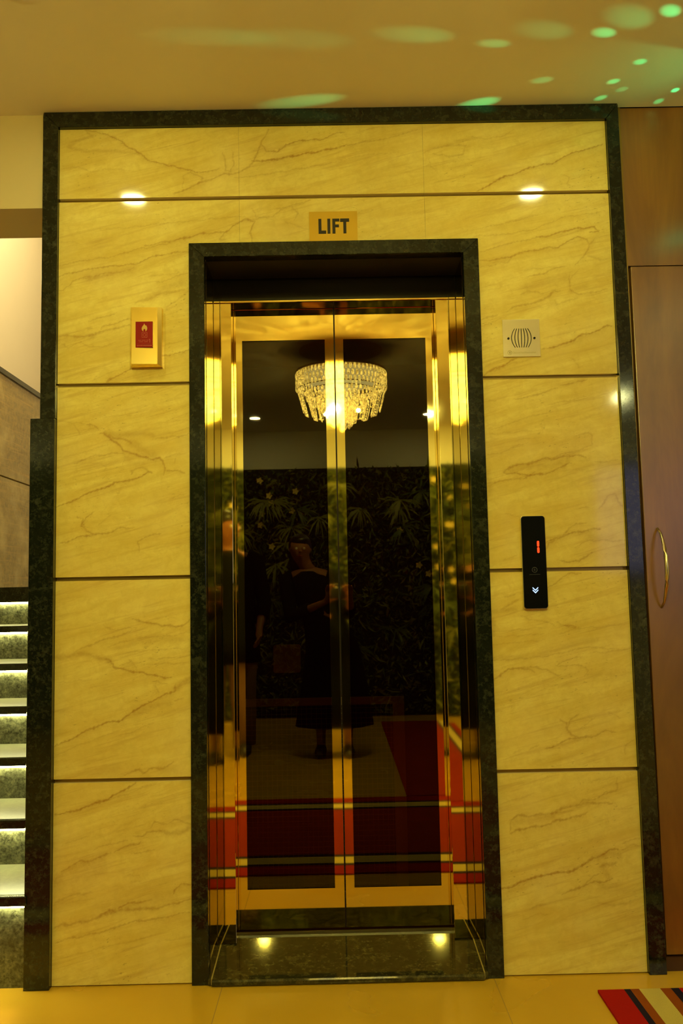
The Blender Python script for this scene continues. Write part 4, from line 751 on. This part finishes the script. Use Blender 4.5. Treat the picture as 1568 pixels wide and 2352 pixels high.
def person(name,label,base,H,hands,head_turn,skirt,tan_legs,hair_long,lean=0.):
    """base=(x,y); faces +y; hands=((elbow,wrist,dir,up) right,left)"""
    bx_,by=base; t=thing(name,label,'person',(bx_,by,0)); s=H/1.70
    def W(x,y,z): return Vector((bx_+(x+lean*max(0,z-.85))*s,by+y*s,z*s))
    g=G(); pel=g.add(W(0,0,.93),(.14*s,.10*s))
    q=g.chain(pel,[(W(0,.005,1.08),(.125*s,.09*s)),(W(0,0,1.24),(.145*s,.10*s)),(W(0,-.01,1.36),(.125*s,.085*s))]); chest=q
    nk=g.chain(q,[(W(0,0,1.43),.058*s),(W(0,.01,1.48),.052*s)])
    ht=head_turn; fd=Vector((math.sin(ht),math.cos(ht),0))
    hc=W(0,.02,1.585)
    h1=g.chain(nk,[(hc+Vector((0,0,-.05*s))+fd*.015*s,(.062*s,.070*s)),(hc+fd*.004,(.078*s,.088*s)),(hc+Vector((0,0,.060*s))-fd*.008*s,(.072*s,.082*s))])
    g.chain(h1-1,[(hc+fd*.082*s+Vector((0,0,-.002)),.016*s),(hc+fd*.104*s+Vector((0,0,-.018*s)),.011*s)])           # nose
    sd=Vector((fd.y,-fd.x,0))
    for q_ in (-1,1): g.chain(h1-1,[(hc+sd*.074*s*q_+Vector((0,0,0)),.012*s),(hc+sd*.088*s*q_-fd*.01+Vector((0,0,.008)),.016*s)])  # ears
    for sx in (-1,1):
        el,wr,dr,up,th=hands[0 if sx>0 else 1]
        sh=g.chain(chest,[(W(sx*.10,-.01,1.385),.062*s),(W(sx*.175,-.01,1.365),.056*s)])
        e=g.chain(sh,[(Vector(W(sx*.175,-.01,1.365)).lerp(Vector(el),.5),.045*s),(el,.038*s),(Vector(el).lerp(Vector(wr),.5),.034*s),(wr,.024*s)])
        hand(g,e,wr,dr,up,th)
        lg=g.chain(pel,[(W(sx*.09,0,.86),.095*s),(W(sx*.10,.01,.70),.080*s),(W(sx*.10,.02,.48),.058*s),(W(sx*.105,0,.32),.055*s),(W(sx*.105,-.01,.10),.036*s),(W(sx*.105,.02,.05),.038*s),(W(sx*.11,.12,.03),(.038*s,.022*s))])
    skin_mesh('body',g.v,g.e,g.r,'skin',t)
    # hair
    bm=B(); bmesh.ops.create_uvsphere(bm,u_segments=20,v_segments=14,radius=1)
    for v in bm.verts:
        n=v.co.copy(); front=n.x*fd.x+n.y*fd.y
        if n.z<0.25 and front>.15: n*=.80
        v.co=hc+Vector((n.x*.092*s,n.y*.098*s,n.z*.105*s+.030*s))-fd*.012*s
        if hair_long and n.z<-.2 and front<-.1: v.co.z-=.16*s
    obj('hair',bm,'hair',t,smooth=True)
    for q_ in (-1,1):
        bm=B(); bmesh.ops.create_uvsphere(bm,u_segments=10,v_segments=8,radius=.011*s); bmesh.ops.translate(bm,verts=bm.verts[:],vec=hc+fd*.080*s+sd*.030*s*q_+Vector((0,0,.012*s)))
        obj('eye',bm,'eye',t,smooth=True)
    bm=B(); c_=hc+fd*.082*s+Vector((0,0,-.045*s)); tube(bm,[c_-sd*.022*s,c_+fd*.004,c_+sd*.022*s],[.003,.005,.003],6); obj('mouth',bm,'faint_red',t)
    # clothes: loft from hem to neck
    bm=B(); secs=[(zz,rx,ry) for zz,rx,ry in skirt]; prev=None; n=28
    for zz,rx,ry in secs:
        ring=[]
        for k in range(n):
            a=2*PI*k/n; fold=1+.035*math.sin(7*a+zz*3)*(1 if zz<.8 else .25)
            ring.append(bm.verts.new(W(rx*math.cos(a)*fold,ry*math.sin(a)*fold,zz)))
        if prev:
            for k in range(n): bm.faces.new([prev[k],prev[(k+1)%n],ring[(k+1)%n],ring[k]])
        prev=ring
    o=obj('long_dress' if not tan_legs else 'shirt',bm,'cloth_black',t,smooth=True); md=o.modifiers.new('s','SOLIDIFY'); md.thickness=.004
    for sx in (-1,1):
        el,wr,*_=hands[0 if sx>0 else 1]; a=Vector(W(sx*.13,-.01,1.375)); b=Vector(W(sx*.185,-.01,1.36)); e=Vector(el); w=Vector(wr)
        bm=B(); tube(bm,[a,b,b.lerp(e,.5),e,e.lerp(w,.55)],[.075*s,.072*s,.060*s,.054*s,.050*s],14); obj('sleeve',bm,'cloth_black',t,smooth=True)
        if tan_legs:
            bm=B(); tube(bm,[W(sx*.085,0,.90),W(sx*.10,.01,.70),W(sx*.10,.02,.48),W(sx*.105,0,.30),W(sx*.105,-.01,.06)],[.115*s,.10*s,.085*s,.078*s,.070*s],16); obj('trouser_leg',bm,'cloth_tan',t,smooth=True)
        bm=B(); tube(bm,[W(sx*.105,-.05,.035),W(sx*.105,.02,.042),W(sx*.11,.11,.034),W(sx*.113,.19,.026)],[.030*s,.045*s,.045*s,.024*s],12)
        for v in bm.verts: v.co.z=max(v.co.z,.002)
        obj('shoe',bm,'shoe',t,smooth=True)
    return t
dress=[(.23,.30,.24),(.5,.26,.20),(.8,.215,.16),(.95,.185,.135),(1.08,.165,.12),(1.24,.185,.135),(1.36,.165,.115),(1.42,.08,.07)]
shirt=[(.64,.215,.16),(.8,.21,.155),(.95,.195,.145),(1.08,.18,.13),(1.24,.195,.14),(1.37,.17,.115),(1.43,.075,.07)]
pb=(-.045,-3.10)
person('photographer','person in a long black dress holding a camera up to the lift door',pb,1.56,
    (((.075,-2.98,1.00),(.085,-2.815,1.085),(-.18,.35,.9),(0,-1,.3),-1),((-.34,-2.98,.98),(-.085,-2.80,1.085),(.35,.25,.9),(0,-1,.2),1)),.05,dress,False,True,-.33)
person('bystander','person in a dark shirt and tan trousers standing beside the photographer',(-.80,-3.25),1.74,
    (((-.54,-3.20,1.08),(-.57,-3.08,.90),(0,.4,-.9),(1,0,0),1),((-1.06,-3.22,1.08),(-1.03,-3.12,.90),(0,.4,-.9),(-1,0,0),-1)),.9,shirt,True,False)
t=thing('hand_camera','black camera held at chest height by the photographer','camera',(-.0133,-2.78,1.09))
box('camera_body',(-.070,-2.832,1.104),(.048,-2.776,1.182),'black_plastic',t,bevel=.006)
bm=B(); lathe(bm,[(.036,-2.775),(.040,-2.765),(.038,-2.735),(.041,-2.728),(.041,-2.712),(.033,-2.711)],(-.0133,0,1.143),28,'y'); obj('lens_barrel',bm,'black_plastic',t,smooth=True)
box('viewfinder_hump',(-.038,-2.828,1.185),(.012,-2.782,1.205),'black_plastic',t,bevel=.004)
box('flash_shoe',(-.022,-2.818,1.205),(-.004,-2.796,1.209),'steel',t)

# ================================================================ light
# stairwell lamp
area('stair_lamp',(-1.35,1.6,4.5),100,(1,.82,.42),.5)
W_=bpy.data.worlds.new('w'); bpy.context.scene.world=W_; W_.use_nodes=True; W_.node_tree.nodes['Background'].inputs[0].default_value=(1,.6,.2,1); W_.node_tree.nodes['Background'].inputs[1].default_value=0.0
sc=bpy.context.scene
sc.view_settings.view_transform='Standard'; sc.view_settings.look='None'; sc.view_settings.gamma=1; sc.view_settings.use_curve_mapping=False
sc.view_settings.exposure=0.03
# move the parts of every thing so that its Empty sits at the thing's base
for o in list(bpy.data.objects):
    if o.type=='EMPTY' and o.name.split('.')[0]!='ceiling_downlight':
        for c in o.children: c.location=c.location-o.location
